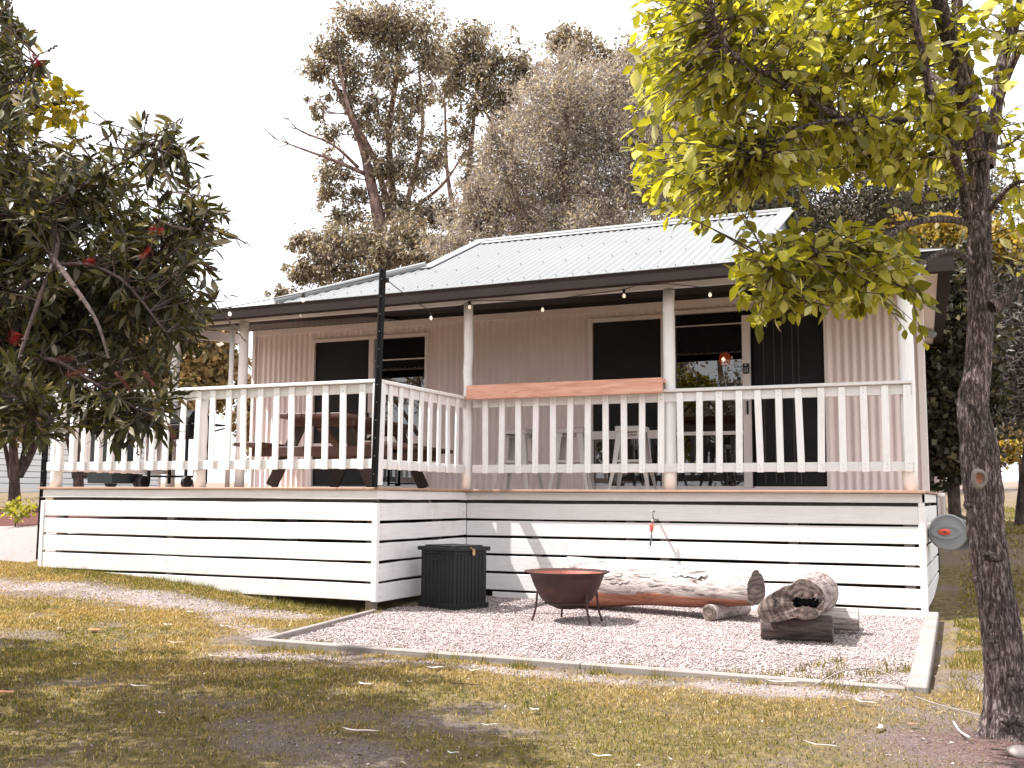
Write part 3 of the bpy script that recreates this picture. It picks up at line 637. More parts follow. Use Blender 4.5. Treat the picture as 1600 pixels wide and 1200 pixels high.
def frame(parent, x0, x1, z0, z1, fw=.045, y=WY-.012, d=.06, name='frame', mat='trim'):
    b = MB(); b.box((x0+fw/2, y, (z0+z1)/2), (fw, d, z1-z0), .003); b.box((x1-fw/2, y, (z0+z1)/2), (fw, d, z1-z0), .003)
    b.box(((x0+x1)/2, y-.001, z1-fw/2), (x1-x0-2*fw, d, fw), .003); b.box(((x0+x1)/2, y-.001, z0+fw/2), (x1-x0-2*fw, d, fw), .003); return b.build(name, mat, parent)
def pane(parent, x0, x1, z0, z1, mat='window_glass', y=WY+.012, name='pane'):
    return MB().box(((x0+x1)/2, y, (z0+z1)/2), (x1-x0, .004, z1-z0), .0005).build(name, mat, parent)
def winroot(name, x, z, lab=None):
    o = MB().box((x[0]+(x[1]-x[0])/2, WY+.03, z+.004), (x[1]-x[0], .1, .02), .002).build(name, 'trim', cabin)
    if lab: o['label'] = lab
    return o
# left sliding door
d1 = winroot('sliding_door', (-3.645, -1.80), .0, 'left sliding glass door behind the picnic table')
frame(d1, -3.645, -1.80, .02, 2.115, .045)
pane(d1, -3.6, -2.70, .06, 2.07, 'fly_screen', WY-.0, 'screen'); MB().box((-2.675, WY-.02, 1.06), (.075, .05, 2.02), .003).build('stile', 'trim', d1)
pane(d1, -2.64, -1.845, .06, 2.07); MB().box((-2.245, WY-.012, .68), (.79, .04, .10), .003).build('mid_rail', 'trim', d1)
MB().box((-2.245, WY-.016, 1.772), (.79, .012, .014), .002).build('blind_bar', 'trim', d1); MB().box((-2.245, WY+.05, 1.83), (.79, .01, .48), .002).build('blind', 'blind', d1)
MB().box((-3.17, WY-.022, .63), (.86, .012, .05), .002).build('mid_rail', 'trim', d1)
# middle window
d2 = winroot('window', (.47, 1.45), .0, 'tall middle window behind the bar stools'); frame(d2, .47, 1.45, .02, 2.15, .05)
MB().box((.96, WY-.02, .69), (.88, .05, .10), .003).build('mid_rail', 'trim', d2); pane(d2, .52, 1.40, .74, 2.1, 'fly_screen', WY, 'screen'); pane(d2, .52, 1.40, .07, .64)
# right sliding door
d3 = winroot('sliding_door', (1.525, 3.355), .0, 'right sliding glass door with keypad lock box on its frame'); frame(d3, 1.525, 3.355, .02, 2.18, .045)
MB().box((2.435, WY-.022, 1.06), (.105, .055, 2.02), .003).build('stile', 'trim', d3); MB().box((2.49, WY-.03, 1.06), (.012, .05, 2.02), .002).build('door_edge', 'black_metal', d3)
pane(d3, 1.57, 2.385, .72, 2.13); pane(d3, 1.57, 2.385, .07, .66); MB().box((1.977, WY-.012, .69), (.81, .03, .045), .003).build('mid_rail', 'trim', d3)
pane(d3, 2.50, 3.31, .06, 2.13, 'fly_screen', WY+.02, 'screen')
MB().box((1.977, WY-.014, 1.985), (.81, .012, .012), .002).build('blind_bar', 'trim', d3); MB().box((1.977, WY+.06, 2.05), (.81, .01, .17), .002).build('blind', 'blind', d3)
for cx in (2.62, 2.74, 2.83, 2.95, 3.02): MB().box((cx, WY+.014, 1.1), (.012, .006, 2.0), .002).build('curtain_fold', 'blind', d3)
for cx in (2.27, 2.32, 2.36): MB().tube([(cx, WY+.10, .1), (cx+.01, WY+.10, 1.0), (cx, WY+.10, 2.1)], .022, 8).build('curtain_fold', 'blind', d3, True)
MB().box((1.95, WY-.02, .045), (.84, .04, .05), .003).build('threshold', 'trim', d3)
lb = MB().box((2.43, WY-.065, 1.435), (.074, .034, .12), .008).build('lock_box', 'black_plastic', d3)
kp = MB(); 
for i in range(3):
    for j in range(4): kp.box((2.41+.02*i, WY-.083, 1.395+.015*j), (.012, .004, .009), .001)
kp.build('keypad', 'galvanised', d3); MB().tube([(2.43, WY-.083, 1.475), (2.43, WY-.09, 1.475)], .012, 12).build('dial', 'galvanised', d3)
MB().box((2.44, WY-.06, .98), (.022, .03, .16), .006).build('door_pull', 'black_plastic', d3); MB().box((-2.70, WY-.055, .98), (.022, .03, .16), .006).build('door_pull', 'black_plastic', d1)
# pendant lamp inside the right door
pl = root('pendant_lamp', (2.06, 4.75, 1.6), 'orange pendant lamp glowing behind the glass of the right sliding door', 'lamp')
MB().lathe([(.02, .09), (.06, .075), (.075, .0), (.06, -.06), (.055, -.06), (.07, 0), (.055, .07), (.02, .085)], (2.06, 4.75, 1.62), 20).build('lamp_shade', 'lamp_shade', pl, True)
MB().lathe([(0.001, .03), (.025, .0), (0.001, -.03)], (2.06, 4.66, 1.62), 10).build('bulb', 'lamp_bulb', pl, True)
MB().tube([(2.06, 4.75, 1.76), (2.06, 4.75, 2.24)], .004, 6).build('cord', 'cable_black', pl)

# roof: low Dutch gable
MR = math.tan(R(24)); YE, ZE = 1.45, 2.06; RY, RZ = 4.06, 2.06+math.tan(R(24))*(4.06-1.45)
XL, XR, BY = -.98, 2.97, 2.72; BZ = ZE+MR*(BY-YE); HL, HR = XL-(BY-YE), 4.40; YB = RY*2-YE
def roof_z(y): return ZE+MR*(y-YE) if y <= RY else ZE+MR*(YB-y)
def roof_plane(xl_f, xr_f, y0, y1, sgn, name):
    """corrugated sheets whose ribs run up the slope; x limits depend on y"""
    pitch = .088; n = int((HR-HL)/pitch*6); V = []; F = []
    ys = np.linspace(y0, y1, 9)
    for i in range(n+1):
        x = HL+(HR-HL)*i/n; 
        for yy in ys: 
            V.append((x, yy, 0))
    # per column: clip y range by hip
    V = []; m = 6
    for i in range(n+1):
        x = HL+(HR-HL)*i/n; o_ = .0085*math.cos(2*math.pi*x/pitch)
        # outermost y that the front plane reaches at x
        if x < XL: ytop = y0+(x-HL)*(BY-YE)/(XL-HL)
        elif x > XR: ytop = y0+(HR-x)*(BY-YE)/(HR-XR)
        else: ytop = y1
        for j in range(m): 
            yy = y0+(ytop-y0)*j/(m-1); V.append((x, yy if sgn > 0 else 2*RY-yy, roof_z(yy)+o_))
    F = [(i*m+j, (i+1)*m+j, (i+1)*m+j+1, i*m+j+1) for i in range(n) for j in range(m-1)]
    return mesh_obj(name, V, F, 'roof_metal', cabin, True)
rf = roof_plane(None, None, YE-.03, RY, 1, 'roof'); roof_plane(None, None, YE-.03, RY, -1, 'roof')
def side_skirt(xe, xt, name):
    # hip end below the little gable, ribs running up the slope (along x)
    pitch = .088; y0, y1 = YE, YB; n = int((y1-y0)/pitch*6); V = []; m = 5
    for i in range(n+1):
        y = y0+(y1-y0)*i/n; o_ = .009*math.cos(2*math.pi*y/pitch)
        dd = min(y-y0, y1-y, BY-YE)/(BY-YE)
        for j in range(m):
            t = dd*j/(m-1); k_ = smooth(2.75, 2.95, y) if xe > 0 else 0.0; x_e = xe+.17*k_; z_e = ZE+.33*k_+(0 if xe > 0 else .14*min(y-YE, 2*RY-YE-y)); V.append((x_e+(xt-x_e)*t, y, z_e+(BZ-z_e)*t+o_))
    F = [(i*m+j, (i+1)*m+j, (i+1)*m+j+1, i*m+j+1) for i in range(n) for j in range(m-1)]
    return mesh_obj(name, V, F, 'roof_metal', cabin, True)
side_skirt(HR, XR, 'roof_end'); side_skirt(HL, XL, 'roof_end')
for xg, s in ((XL-.0, -1), (XR+.0, 1)):
    g = MB().prism([(xg-.06*s, BY, BZ-.02), (xg-.06*s, 2*RY-BY, BZ-.02), (xg-.06*s, RY, RZ-.04)], (.02*s, 0, 0)).build('gablet_face', 'ridge_metal', cabin)
# ridge, barge and hip cappings
def cap(a, b, wd, h, mat='ridge_metal', name='ridge_cap'): return MB().bar(a, b, wd, h, .006).build(name, mat, cabin)
rc = MB(); rc.tube([(XL-.04, RY, RZ+.012), (XR+.04, RY, RZ+.012)], .035, 10); rc.bar((XL-.04, RY-.085, RZ-.022), (XR+.04, RY-.085, RZ-.022), .15, .006, .001, up=(0, -math.sin(R(24)), math.cos(R(24)))); rc.bar((XL-.04, RY+.085, RZ-.022), (XR+.04, RY+.085, RZ-.022), .15, .006, .001, up=(0, math.sin(R(24)), math.cos(R(24)))); rc.build('ridge_cap', 'ridge_metal', cabin)
for xg, s in ((XL, -1), (XR, 1)):
    up = (0, -math.sin(R(24)), math.cos(R(24)))
    MB().bar((xg+.0, BY-.12, roof_z(BY-.12)+.02), (xg, RY, RZ+.022), .16, .014, .003, up=up).build('barge_cap', 'ridge_metal', cabin)
    MB().bar((xg, 2*RY-BY+.12, roof_z(BY-.12)+.02), (xg, RY, RZ+.022), .16, .014, .003, up=(0, math.sin(R(24)), math.cos(R(24)))).build('barge_cap', 'ridge_metal', cabin)
    MB().bar((xg+s*.05, 2*RY-BY+.1, roof_z(BY-.1)-.04), (xg+s*.05, RY, RZ-.045), .03, .11, .003, up=(0, .4, .9)).build('barge_board', 'gutter_dark', cabin)
for (x0, x1) in ((HL, XL-.04), (HR, XR+.04)):
    for ya, yb in ((YE, BY-.04), (YB, 2*RY-BY+.04)):
        MB().tube([(x0, ya, ZE+.02), (x1, yb, BZ+.015)], .045, 10).build('hip_cap', 'ridge_metal', cabin)
scr = MB()
for yy in (1.62, 2.35, 3.1, 3.85):
    x = XL-(BY-yy)*1.0+.15 if yy < BY else XL+.15
    x1 = HR-(yy-YE)-.1 if yy < BY else XR-.1
    while x < x1: scr.box((round(x/.088)*.088, yy, roof_z(yy)+.016), (.013, .014, .009), .002); x += .176 if yy < 1.7 else .264
o = scr.build('roof_screw', 'roof_metal', cabin); o['kind'] = 'stuff'
# low flat roof carrying the verandah on to the left
flat = []; nn = int((HL+4.95)/.088*6)
for i in range(nn+1):
    x = -4.95+(HL+4.95)*i/nn; o_ = .008*math.cos(2*math.pi*x/.088); flat += [(x, YE-.03, ZE-.02+o_), (x, 4.4, ZE+.27+o_)]
mesh_obj('roof_flat', flat, [(2*i, 2*i+2, 2*i+3, 2*i+1) for i in range(nn)], 'roof_metal', cabin, True)
# gutter: rolled front lip, channel section, slightly rising to the right like the photo
def gutter(x0, x1, y, z0, z1, h, name='gutter'):
    prof = [(0, 0), (0, h-.018), (-.008, h-.008), (-.004, h), (.006, h-.004), (.008, h-.014), (.010, .008), (.095, .008), (.095, h-.01), (.104, h-.01), (.104, 0), (.09, -.006), (.012, -.006)]
    V = []; F = []; m = len(prof)
    for i in range(13):
        t = i/12; x = x0+(x1-x0)*t; z = z0+(z1-z0)*t
        for py, pz in prof: V.append((x, y+py, z-h+pz))
    for i in range(12):
        for j in range(m): F.append((i*m+j, i*m+(j+1) % m, (i+1)*m+(j+1) % m, (i+1)*m+j))
    F += [tuple(range(m)), tuple(12*m+j for j in range(m))[::-1]]
    return mesh_obj(name, V, F, 'gutter_dark', cabin)
gutter(-4.97, 4.42, 1.36, 2.015, 2.085, .118)
MB().bar((-4.9, 1.49, 1.99), (4.38, 1.49, 2.03), .02, .09, .002).build('fascia', 'gutter_dark', cabin)
MB().bar((-4.9, 1.88, 2.025), (4.40, 1.88, 2.048), .045, .135, .004).build('verandah_beam', 'white_boards', cabin)
MB().bar((-4.93, 1.86, 2.03), (-4.93, 4.2, 2.2), .045, .135, .004).build('verandah_beam', 'white_side_boards', cabin)
# verandah ceiling: undersides of the sheets, plus rafters
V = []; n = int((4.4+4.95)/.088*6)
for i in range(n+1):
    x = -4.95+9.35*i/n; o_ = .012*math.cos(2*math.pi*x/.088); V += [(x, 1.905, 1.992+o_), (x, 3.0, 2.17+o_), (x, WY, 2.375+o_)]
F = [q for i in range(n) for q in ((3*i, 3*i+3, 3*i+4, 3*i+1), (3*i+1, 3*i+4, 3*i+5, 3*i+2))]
mesh_obj('ceiling', V, F, 'underside_dark', cabin, True)  # shade under the sheets is put into this near-black colour
MB().bar((-4.9, WY-.02, 2.335), (4.4, WY-.02, 2.335), .04, .06, .002).build('wall_plate', 'underside_dark', cabin)
for (x, r) in ((-4.02, .055), (-2.995, .056), (-.048, .050), (2.145, .058), (4.325, .064)): round_post('verandah_post', x, 1.885, .0, 1.96 if x > -3 else 1.93, r, cabin, .003)
MB().tube([(-3.125, 1.83, .0), (-3.125, 1.83, 1.93)], .028, 12).build('downpipe', 'round_post_paint', cabin, True)
MB().tube([(-4.15, 1.84, .0), (-4.15, 1.84, .8)], .02, 10).build('downpipe', 'round_post_paint', cabin, True)
# right hand house eave: soffit, dark fascia and gutter running back
def ex(y, x): return x-.05*(y-2.9)          # the side eave runs a little out of square
MB().bar((ex(2.9, 4.45), 2.9, 2.16), (ex(4.62, 4.45), 4.62, 2.16), .27, .012, .002).build('soffit_panel', 'trim', cabin); MB().bar((ex(4.64, 4.45), 4.64, 2.16), (ex(11, 4.45), 11, 2.16), .27, .012, .002).build('soffit_panel', 'trim', cabin)
MB().box((4.40, 4.63, 2.156), (.23, .012, .014), .002).build('soffit_joint', 'gutter_dark', cabin)
MB().bar((ex(2.9, 4.645), 2.9, 2.24), (ex(11, 4.645), 11, 2.24), .12, .19, .004).build('side_gutter', 'gutter_dark', cabin); MB().box((4.53, 2.895, 2.245), (.40, .09, .21), .004).build('end_gutter', 'gutter_dark', cabin)
MB().box((4.53, 2.85, 2.357), (.42, .03, .014), .003).build('gutter_lip', 'galvanised', cabin)
MB().prism([(4.34, 2.87, 2.36), (4.34, 2.87, 2.40), (4.70, 2.87, 2.365)], (-.4, 8, 0)).build('roof_edge', 'roof_metal', cabin)
MB().tube([(4.475, 4.4, -.05), (4.475, 4.4, .0)], .05, 10).build('pipe_end', 'trim', cabin, True)

# ------------------------------------------------------------------ star pickets and festoon lights
def picket(x0, y0, z0, x1, y1, z1, label):
    p = root('steel_post', (x0, y0, z0), label, 'post', 'black steel posts for the festoon lights'); a = np.array((x0, y0, z0)); b = np.array((x1, y1, z1))
    m = MB(); d = b-a; sec = [(0, .034), (.007, .005), (.03, -.014), (.027, -.021), (0, -.006), (-.027, -.021), (-.03, -.014), (-.007, .005)]
    V = [a+np.array((u, -v, 0)) for u, v in sec]+[b+np.array((u, -v, 0)) for u, v in sec]; n = 8
    m.add(V, [(i, (i+1) % n, n+(i+1) % n, n+i) for i in range(n)]+[tuple(range(n))[::-1], tuple(range(n, 2*n))]); m.build('star_picket', 'black_metal', p)
    m = MB().box(a*.5+b*.5+np.array((0, -.0, 0)), (.046, .04, abs(z1-z0)), .004, rot=(0, math.atan2(x1-x0, z1-z0), 0)); m.build('sleeve', 'black_metal', p)
    h = MB()
    for t in np.linspace(.06, .95, 12): q = a+(b-a)*t; h.box(q+np.array((.006, -.021, 0)), (.009, .004, .009), .002)
    h.build('hole', 'galvanised', p)['kind'] = 'stuff'; return p
picket(-.012, -.045, .0, .035, -.045, 1.965, 'tall black steel post standing at the front corner of the deck step')
picket(-4.10, .06, -.75, -4.09, .06, .93, 'short black steel post at the left end of the deck beside the bush')
fs = root('festoon_lights', (0, 1.7, 1.85), 'black cable of warm clear bulbs strung from the steel post along the verandah beam', 'festoon lights')
def cable(a, b, sag_, n=10): return [np.array(a)+(np.array(b)-np.array(a))*t+np.array((0, 0, -sag_*4*t*(1-t))) for t in np.linspace(0, 1, n)]
top = np.array((.03, -.05, 1.90))
A1 = PA(675, 487, 1, 1.55); A2 = PA(735, 470, 1, 1.80)
pts = cable(top, A1, .02)+cable(A1, A2, .03)[1:]
A3 = PA(849, 474, 1, 1.84); A4 = PA(976, 452, 1, 1.80); A5 = PA(1046, 448, 1, 1.82); A6 = PA(1110, 450, 1, 1.84); A7 = PA(1400, 412, 1, 1.84)
q = A2+np.array((.15, 0, -.005)); pts += [q]+cable(q, A3+np.array((0, .03, .035)), .0)[1:]+cable(A3+np.array((0, .03, .035)), A4, .0)[1:]+[A4+np.array((.12, 0, .03))]+cable(A4+np.array((.12, 0, .03)), A5+np.array((0, -.05, .02)), -.0)[1:]+cable(A5+np.array((0, -.05, .02)), A6, .0)[1:]+cable(A6, A7, .01)[1:]
MB().tube(pts, .0045, 6).build('cable', 'cable_black', fs, True)
B0 = (-4.2, -.02, 1.62)
lp = cable(top, B0, .06, 16); MB().tube(lp, .0045, 6).build('cable', 'cable_black', fs, True)
def bulb_at(p, lean=0):
    s = MB().lathe([(.001, .0), (.013, -.002), (.015, -.01), (.015, -.045), (.011, -.05), (.001, -.05)], p, 12).build('socket', 'cable_black', fs, True)
    g = MB().lathe([(.009, -.048), (.010, -.053), (.015, -.064), (.017, -.074), (.014, -.084), (.007, -.090), (.001, -.092)], p, 14).build('bulb', 'lit_bulb', fs, True)
for p in (A1, A2, A3, A4, A6): bulb_at(p+np.array((0, -.02, .0)))
for px in (373, 493, 258):
    # along the left hand cable
    best = min(lp, key=lambda q_: abs(800+FPX*((q_-CAM)@AR)/((q_-CAM)@AF)-px)); bulb_at(best)
bulb_at(top+np.array((.05, .02, -.02)))

# ------------------------------------------------------------------ THINGS ON THE DECK
def bar_stool(loc, rz, label, src=None):
    r = root('bar_stool', loc, label, 'stool', 'white metal bar stools at the shelf'); H_ = .655
    if src is None:
        MB().box((loc[0], loc[1], loc[2]+H_-.012), (.30, .30, .022), .009).build('seat', 'stool_white', r)
        rim = MB()
        for dx, dy, w_, d_ in ((0, .146, .29, .008), (0, -.146, .29, .008), (.146, 0, .008, .29), (-.146, 0, .008, .29)): rim.box((loc[0]+dx, loc[1]+dy, loc[2]+H_-.035), (w_, d_, .045), .003)
        rim.build('seat_rim', 'stool_white', r)
        for sx in (-1, 1):
            for sy in (-1, 1):
                t = np.array((loc[0]+sx*.135, loc[1]+sy*.135, loc[2]+H_-.03)); m1 = np.array((loc[0]+sx*.175, loc[1]+sy*.175, loc[2]+.25)); f = np.array((loc[0]+sx*.215, loc[1]+sy*.215, loc[2]+.0))
                lm = MB(); V = []
                for p, w_ in ((t, .062), (m1, .048), (f, .026)):
                    V += [p+np.array((0, 0, 0)), p+np.array((-sx*w_, 0, 0)), p+np.array((-sx*w_, -sy*.003, 0)), p+np.array((-sx*.003, -sy*.003, 0)), p+np.array((-sx*.003, -sy*w_, 0)), p+np.array((0, -sy*w_, 0))]
                F = [(a*6+j, a*6+(j+1) % 6, a*6+6+(j+1) % 6, a*6+6+j) for a in (0, 1) for j in range(6)]+[tuple(range(6))[::-1], tuple(range(12, 18))]
                lm.add(V, F); lm.box((f[0]-sx*.012, f[1]-sy*.012, f[2]+.006), (.03, .03, .012), .003); lm.build('leg', 'stool_white', r)
        st = MB(); q = .165
        for a, b in (((-q, -q), (q, -q)), ((q, -q), (q, q)), ((q, q), (-q, q)), ((-q, q), (-q, -q))): st.bar((loc[0]+a[0], loc[1]+a[1], loc[2]+.30), (loc[0]+b[0], loc[1]+b[1], loc[2]+.30), .006, .022, .002)
        st.build('foot_rail', 'stool_white', r)
        br = MB(); br.bar((loc[0]-.14, loc[1]-.14, loc[2]+.57), (loc[0]+.14, loc[1]+.14, loc[2]+.57), .006, .02, .002); br.bar((loc[0]-.14, loc[1]+.14, loc[2]+.565), (loc[0]+.14, loc[1]-.14, loc[2]+.565), .006, .02, .002); br.build('brace', 'stool_white', r)
    else:
        for ch in list(src.children):
            c = ch.copy(); COL.objects.link(c); c.parent = r
    r.rotation_euler = (0, 0, rz); return r
st0 = bar_stool((.33, 2.35, 0), .02, 'white metal bar stool nearest the deck step, left of the three at the shelf')
bar_stool((.945, 2.38, 0), .16, 'white metal bar stool in the middle of the row of three behind the railing', st0)
bar_stool((1.625, 2.33, 0), .10, 'white metal bar stool in front of the tall window, right of the three', st0)

# picnic table: long axis runs back towards the cabin wall, turned a little
pt = root('picnic_table', (-1.3, 1.6, 0), 'dark stained timber picnic table with attached benches and crossed legs on the deck', 'picnic table')
ang = R(-7.5); ux = np.array((math.cos(ang), math.sin(ang), 0)); uy = np.array((-math.sin(ang), math.cos(ang), 0)); uy = np.array((-.14, 1, 0)); uy /= np.linalg.norm(uy); ux = np.array((uy[1], -uy[0], 0))
uy = -uy*-1
c0 = np.array((-1.28, 1.55, 0))
def tp(a, b, z): return c0+ux*a+uy*b+np.array((0, 0, z))
for i in range(5):
    o_ = (i-2)*.150; q = MB(); q.bar(tp(o_, -1.0+rng.uniform(-.01, .01), .715), tp(o_, 1.0, .715), .142, .042, .006); q.build('table_board', 'table_timber', pt)
for s in (-1, 1):
    for k in (0, 1): MB().bar(tp(s*(.60+.15*k), -1.0, .435), tp(s*(.60+.15*k), 1.0, .435), .14, .042, .006).build('bench_board', 'table_timber', pt)
for b in (-.72, .72):
    MB().bar(tp(-.36, b, .67), tp(.36, b, .67), .04, .09, .004).build('top_batten', 'table_timber', pt)
    MB().bar(tp(-.76, b, .37), tp(.76, b, .37), .04, .10, .004).build('bench_bearer', 'table_timber', pt)
    for s in (-1, 1): MB().bar(tp(s*.22, b+s*.0+.045, .69), tp(s*.56, b+.045, .02), .04, .12, .004, up=(ux[0], ux[1], 0.3)).build('leg', 'dark_timber', pt)
    MB().bar(tp(0, b, .62), tp(0, b*.25, .40), .09, .04, .004).build('brace', 'table_timber', pt)

# wheelie bin
wb = root('wheelie_bin', (-5.2, 2.6, 0), 'dark green wheelie bin behind the left railing of the deck', 'bin')
bx, by = -4.60, 1.55
wb.location = (bx, by, 0); WL[wb.name] = Vector((bx, by, 0))
V = []; 
for z, w_, d_ in ((.06, .38, .40), (.30, .41, .44), (.62, .45, .50), (.64, .48, .53), (.67, .48, .53)):
    V += [(bx-w_/2, by-d_/2, z), (bx+w_/2, by-d_/2, z), (bx+w_/2, by+d_/2, z), (bx-w_/2, by+d_/2, z)]
MB().add(V, [(4*i+j, 4*i+(j+1) % 4, 4*i+4+(j+1) % 4, 4*i+4+j) for i in range(4) for j in range(4)]+[(3, 2, 1, 0), (16, 17, 18, 19)]).build('body', 'bin_plastic', wb)
V = []
for y_, z in ((-.28, .68), (-.26, .715), (0, .74), (.24, .72), (.28, .68)): V += [(bx-.245, by+y_, z), (bx+.245, by+y_, z), (bx-.22, by+y_, z+.015), (bx+.22, by+y_, z+.015)]
MB().add(V, [(4*i+a, 4*i+b, 4*i+4+b, 4*i+4+a) for i in range(4) for a, b in ((0, 1), (1, 3), (3, 2), (2, 0))]+[(0, 2, 3, 1), (16, 17, 19, 18)]).build('lid', 'bin_plastic', wb)
for s in (-1, 1): MB().tube([(bx+s*.20, by+.20, .085), (bx+s*.245, by+.20, .085)], .085, 20).build('wheel', 'black_plastic', wb)
MB().tube([(bx-.2, by+.28, .66), (bx+.2, by+.28, .66)], .016, 8).build('handle', 'bin_plastic', wb)
# trolley barbecue
bq = root('barbecue', (-4.0, 1.6, 0), 'black hooded trolley barbecue with round wheels between the left deck posts', 'barbecue')
cx, cy = -3.62, 1.55; bq.location = (cx, cy, 0); WL[bq.name] = Vector((cx, cy, 0))
MB().box((cx, cy, .66), (.62, .42, .16), .02).build('firebox', 'black_metal', bq)
V = []; n = 8
for i in range(n+1):
    a = math.pi*i/n; V += [(cx-.30, cy-.20*math.cos(a), .745+.17*math.sin(a)), (cx+.30, cy-.20*math.cos(a), .745+.17*math.sin(a))]
MB().add(V, [(2*i, 2*i+1, 2*i+3, 2*i+2) for i in range(n)]+[tuple(2*i for i in range(n+1)), tuple(2*i+1 for i in range(n, -1, -1))]).build('hood', 'black_metal', bq)
MB().tube([(cx-.2, cy-.22, .80), (cx-.2, cy-.25, .80), (cx+.2, cy-.25, .80), (cx+.2, cy-.22, .80)], .011, 8).build('handle', 'galvanised', bq)
for sx in (-1, 1):
    for sy in (-1, 1): MB().bar((cx+sx*.27, cy+sy*.17, .06), (cx+sx*.27, cy+sy*.17, .6), .03, .03, .003, up=(1, 0, 0)).build('leg', 'black_metal', bq)
    MB().tube([(cx+sx*.29, cy-.2, .07), (cx+sx*.33, cy-.2, .07)], .075, 20).build('wheel', 'black_plastic', bq)
    MB().box((cx+sx*.42, cy, .73), (.22, .36, .02), .006).build('side_shelf', 'black_metal', bq)
MB().box((cx, cy, .14), (.52, .34, .02), .004).build('bottom_shelf', 'black_metal', bq)

# ------------------------------------------------------------------ ON THE GRAVEL
# black storage box
bxr = root('storage_box', (.45, .6, -1.08), 'black plastic storage box with ribbed sides and a paper tag against the deck step', 'storage box')
e1 = np.array((-.93, .36, 0)); e1 /= np.linalg.norm(e1); e2 = np.array((.36, .93, 0)); e2 /= np.linalg.norm(e2); k0 = np.array((.585, .38, -1.09)); W1, W2, HB = .50, .42, .56
def bp(a, b, z): return k0+e1*a+e2*b+np.array((0, 0, z))
basis = [e1, e2, np.array((0, 0, 1.))]
MB().box(bp(W1/2, W2/2, HB/2), (W1-.03, W2-.03, HB-.02), .006, basis=basis).build('body', 'black_plastic', bxr)
for f in range(2):
    n = 8; L = W1 if f == 0 else W2
    for i in range(n):
        a = .035+(L-.07)*(i+.5)/n; wdt = (L-.07)/n-.006
        c_ = bp(a, .012, HB/2-.01) if f == 0 else bp(.012, a, HB/2-.01)
        MB().box(c_, (wdt, .012, HB-.11) if f == 0 else (.012, wdt, HB-.11), .004, basis=basis).build('rib_panel', 'black_plastic', bxr)
    MB().box(bp(L/2, .006, .03) if f == 0 else bp(.006, L/2, .03), (L, .016, .055) if f == 0 else (.016, L, .055), .004, basis=basis).build('skirt', 'black_plastic', bxr)
MB().box(bp(.0, .0, HB/2-.01)+e1*.012+e2*.012, (.03, .03, HB-.04), .008, basis=basis).build('corner', 'black_plastic', bxr)
MB().box(bp(W1/2, .0, HB-.11)+e2*.004, (.16, .014, .03), .006, basis=basis).build('handle_grip', 'black_plastic', bxr)
lid = MB().box(bp(W1/2, W2/2, HB-.018), (W1+.025, W2+.025, .038), .008, basis=basis).build('lid', 'black_plastic', bxr)
MB().box(bp(W1/2, W2/2, HB+.006), (W1-.08, W2-.08, .014), .006, basis=basis).build('lid_panel', 'black_plastic', bxr)
MB().box(bp(-.012, W2*.52, HB-.045), (.004, .03, .055), .002, basis=basis, rot=None).build('tag', 'brass', bxr)
MB().tube([bp(-.012, W2*.42, HB+.0), bp(-.02, W2*.47, HB-.02), bp(-.014, W2*.52, HB-.03)], .004, 6).build('tag_cord', 'brass', bxr)

# fire pit
fc = np.array((1.80, -.30)); dpt = 8.75
fcen = PD(886, 893, 8.72); gzp = -1.085
fp = root('fire_pit', (fcen[0], fcen[1], gzp), 'rusty steel fire bowl with wide rim on thin bent legs, standing on the gravel', 'fire pit')
zr = fcen[2]; r0 = .352
prof_out = [(.001, -.305), (.08, -.298), (.15, -.27), (.205, -.225), (.242, -.172), (.262, -.125), (.268, -.118), (.290, -.06), (.305, -.022), (.352, .0), (.352, .006), (.300, -.012)]
prof_in = [(.300, -.012), (.284, -.06), (.258, -.12), (.236, -.168), (.20, -.215), (.145, -.258), (.075, -.286), (.001, -.292)]
MB().lathe(prof_out, (fcen[0], fcen[1], zr), 48).build('bowl', 'rusty_steel', fp, True)
MB().lathe(prof_in, (fcen[0], fcen[1], zr), 48).build('bowl_inside', 'rust_inside', fp, True)
for a in (205, 330, 25, 120):
    c, s = math.cos(R(a)), math.sin(R(a)); 
    pts = [(fcen[0]+c*.245, fcen[1]+s*.245, zr-.165), (fcen[0]+c*.25, fcen[1]+s*.25, zr-.24), (fcen[0]+c*.262, fcen[1]+s*.262, (zr-.24+gzp)/2), (fcen[0]+c*.29, fcen[1]+s*.29, gzp-.0)]
    MB().tube(spline(pts, 4), .009, 8).build('leg', 'rusty_steel', fp, True)
MB().lathe([(.001, 0), (.17, 0), (.19, -.02), (.001, -.04)], (fcen[0], fcen[1], zr-.235), 20).build('ash', 'litter', fp, True)

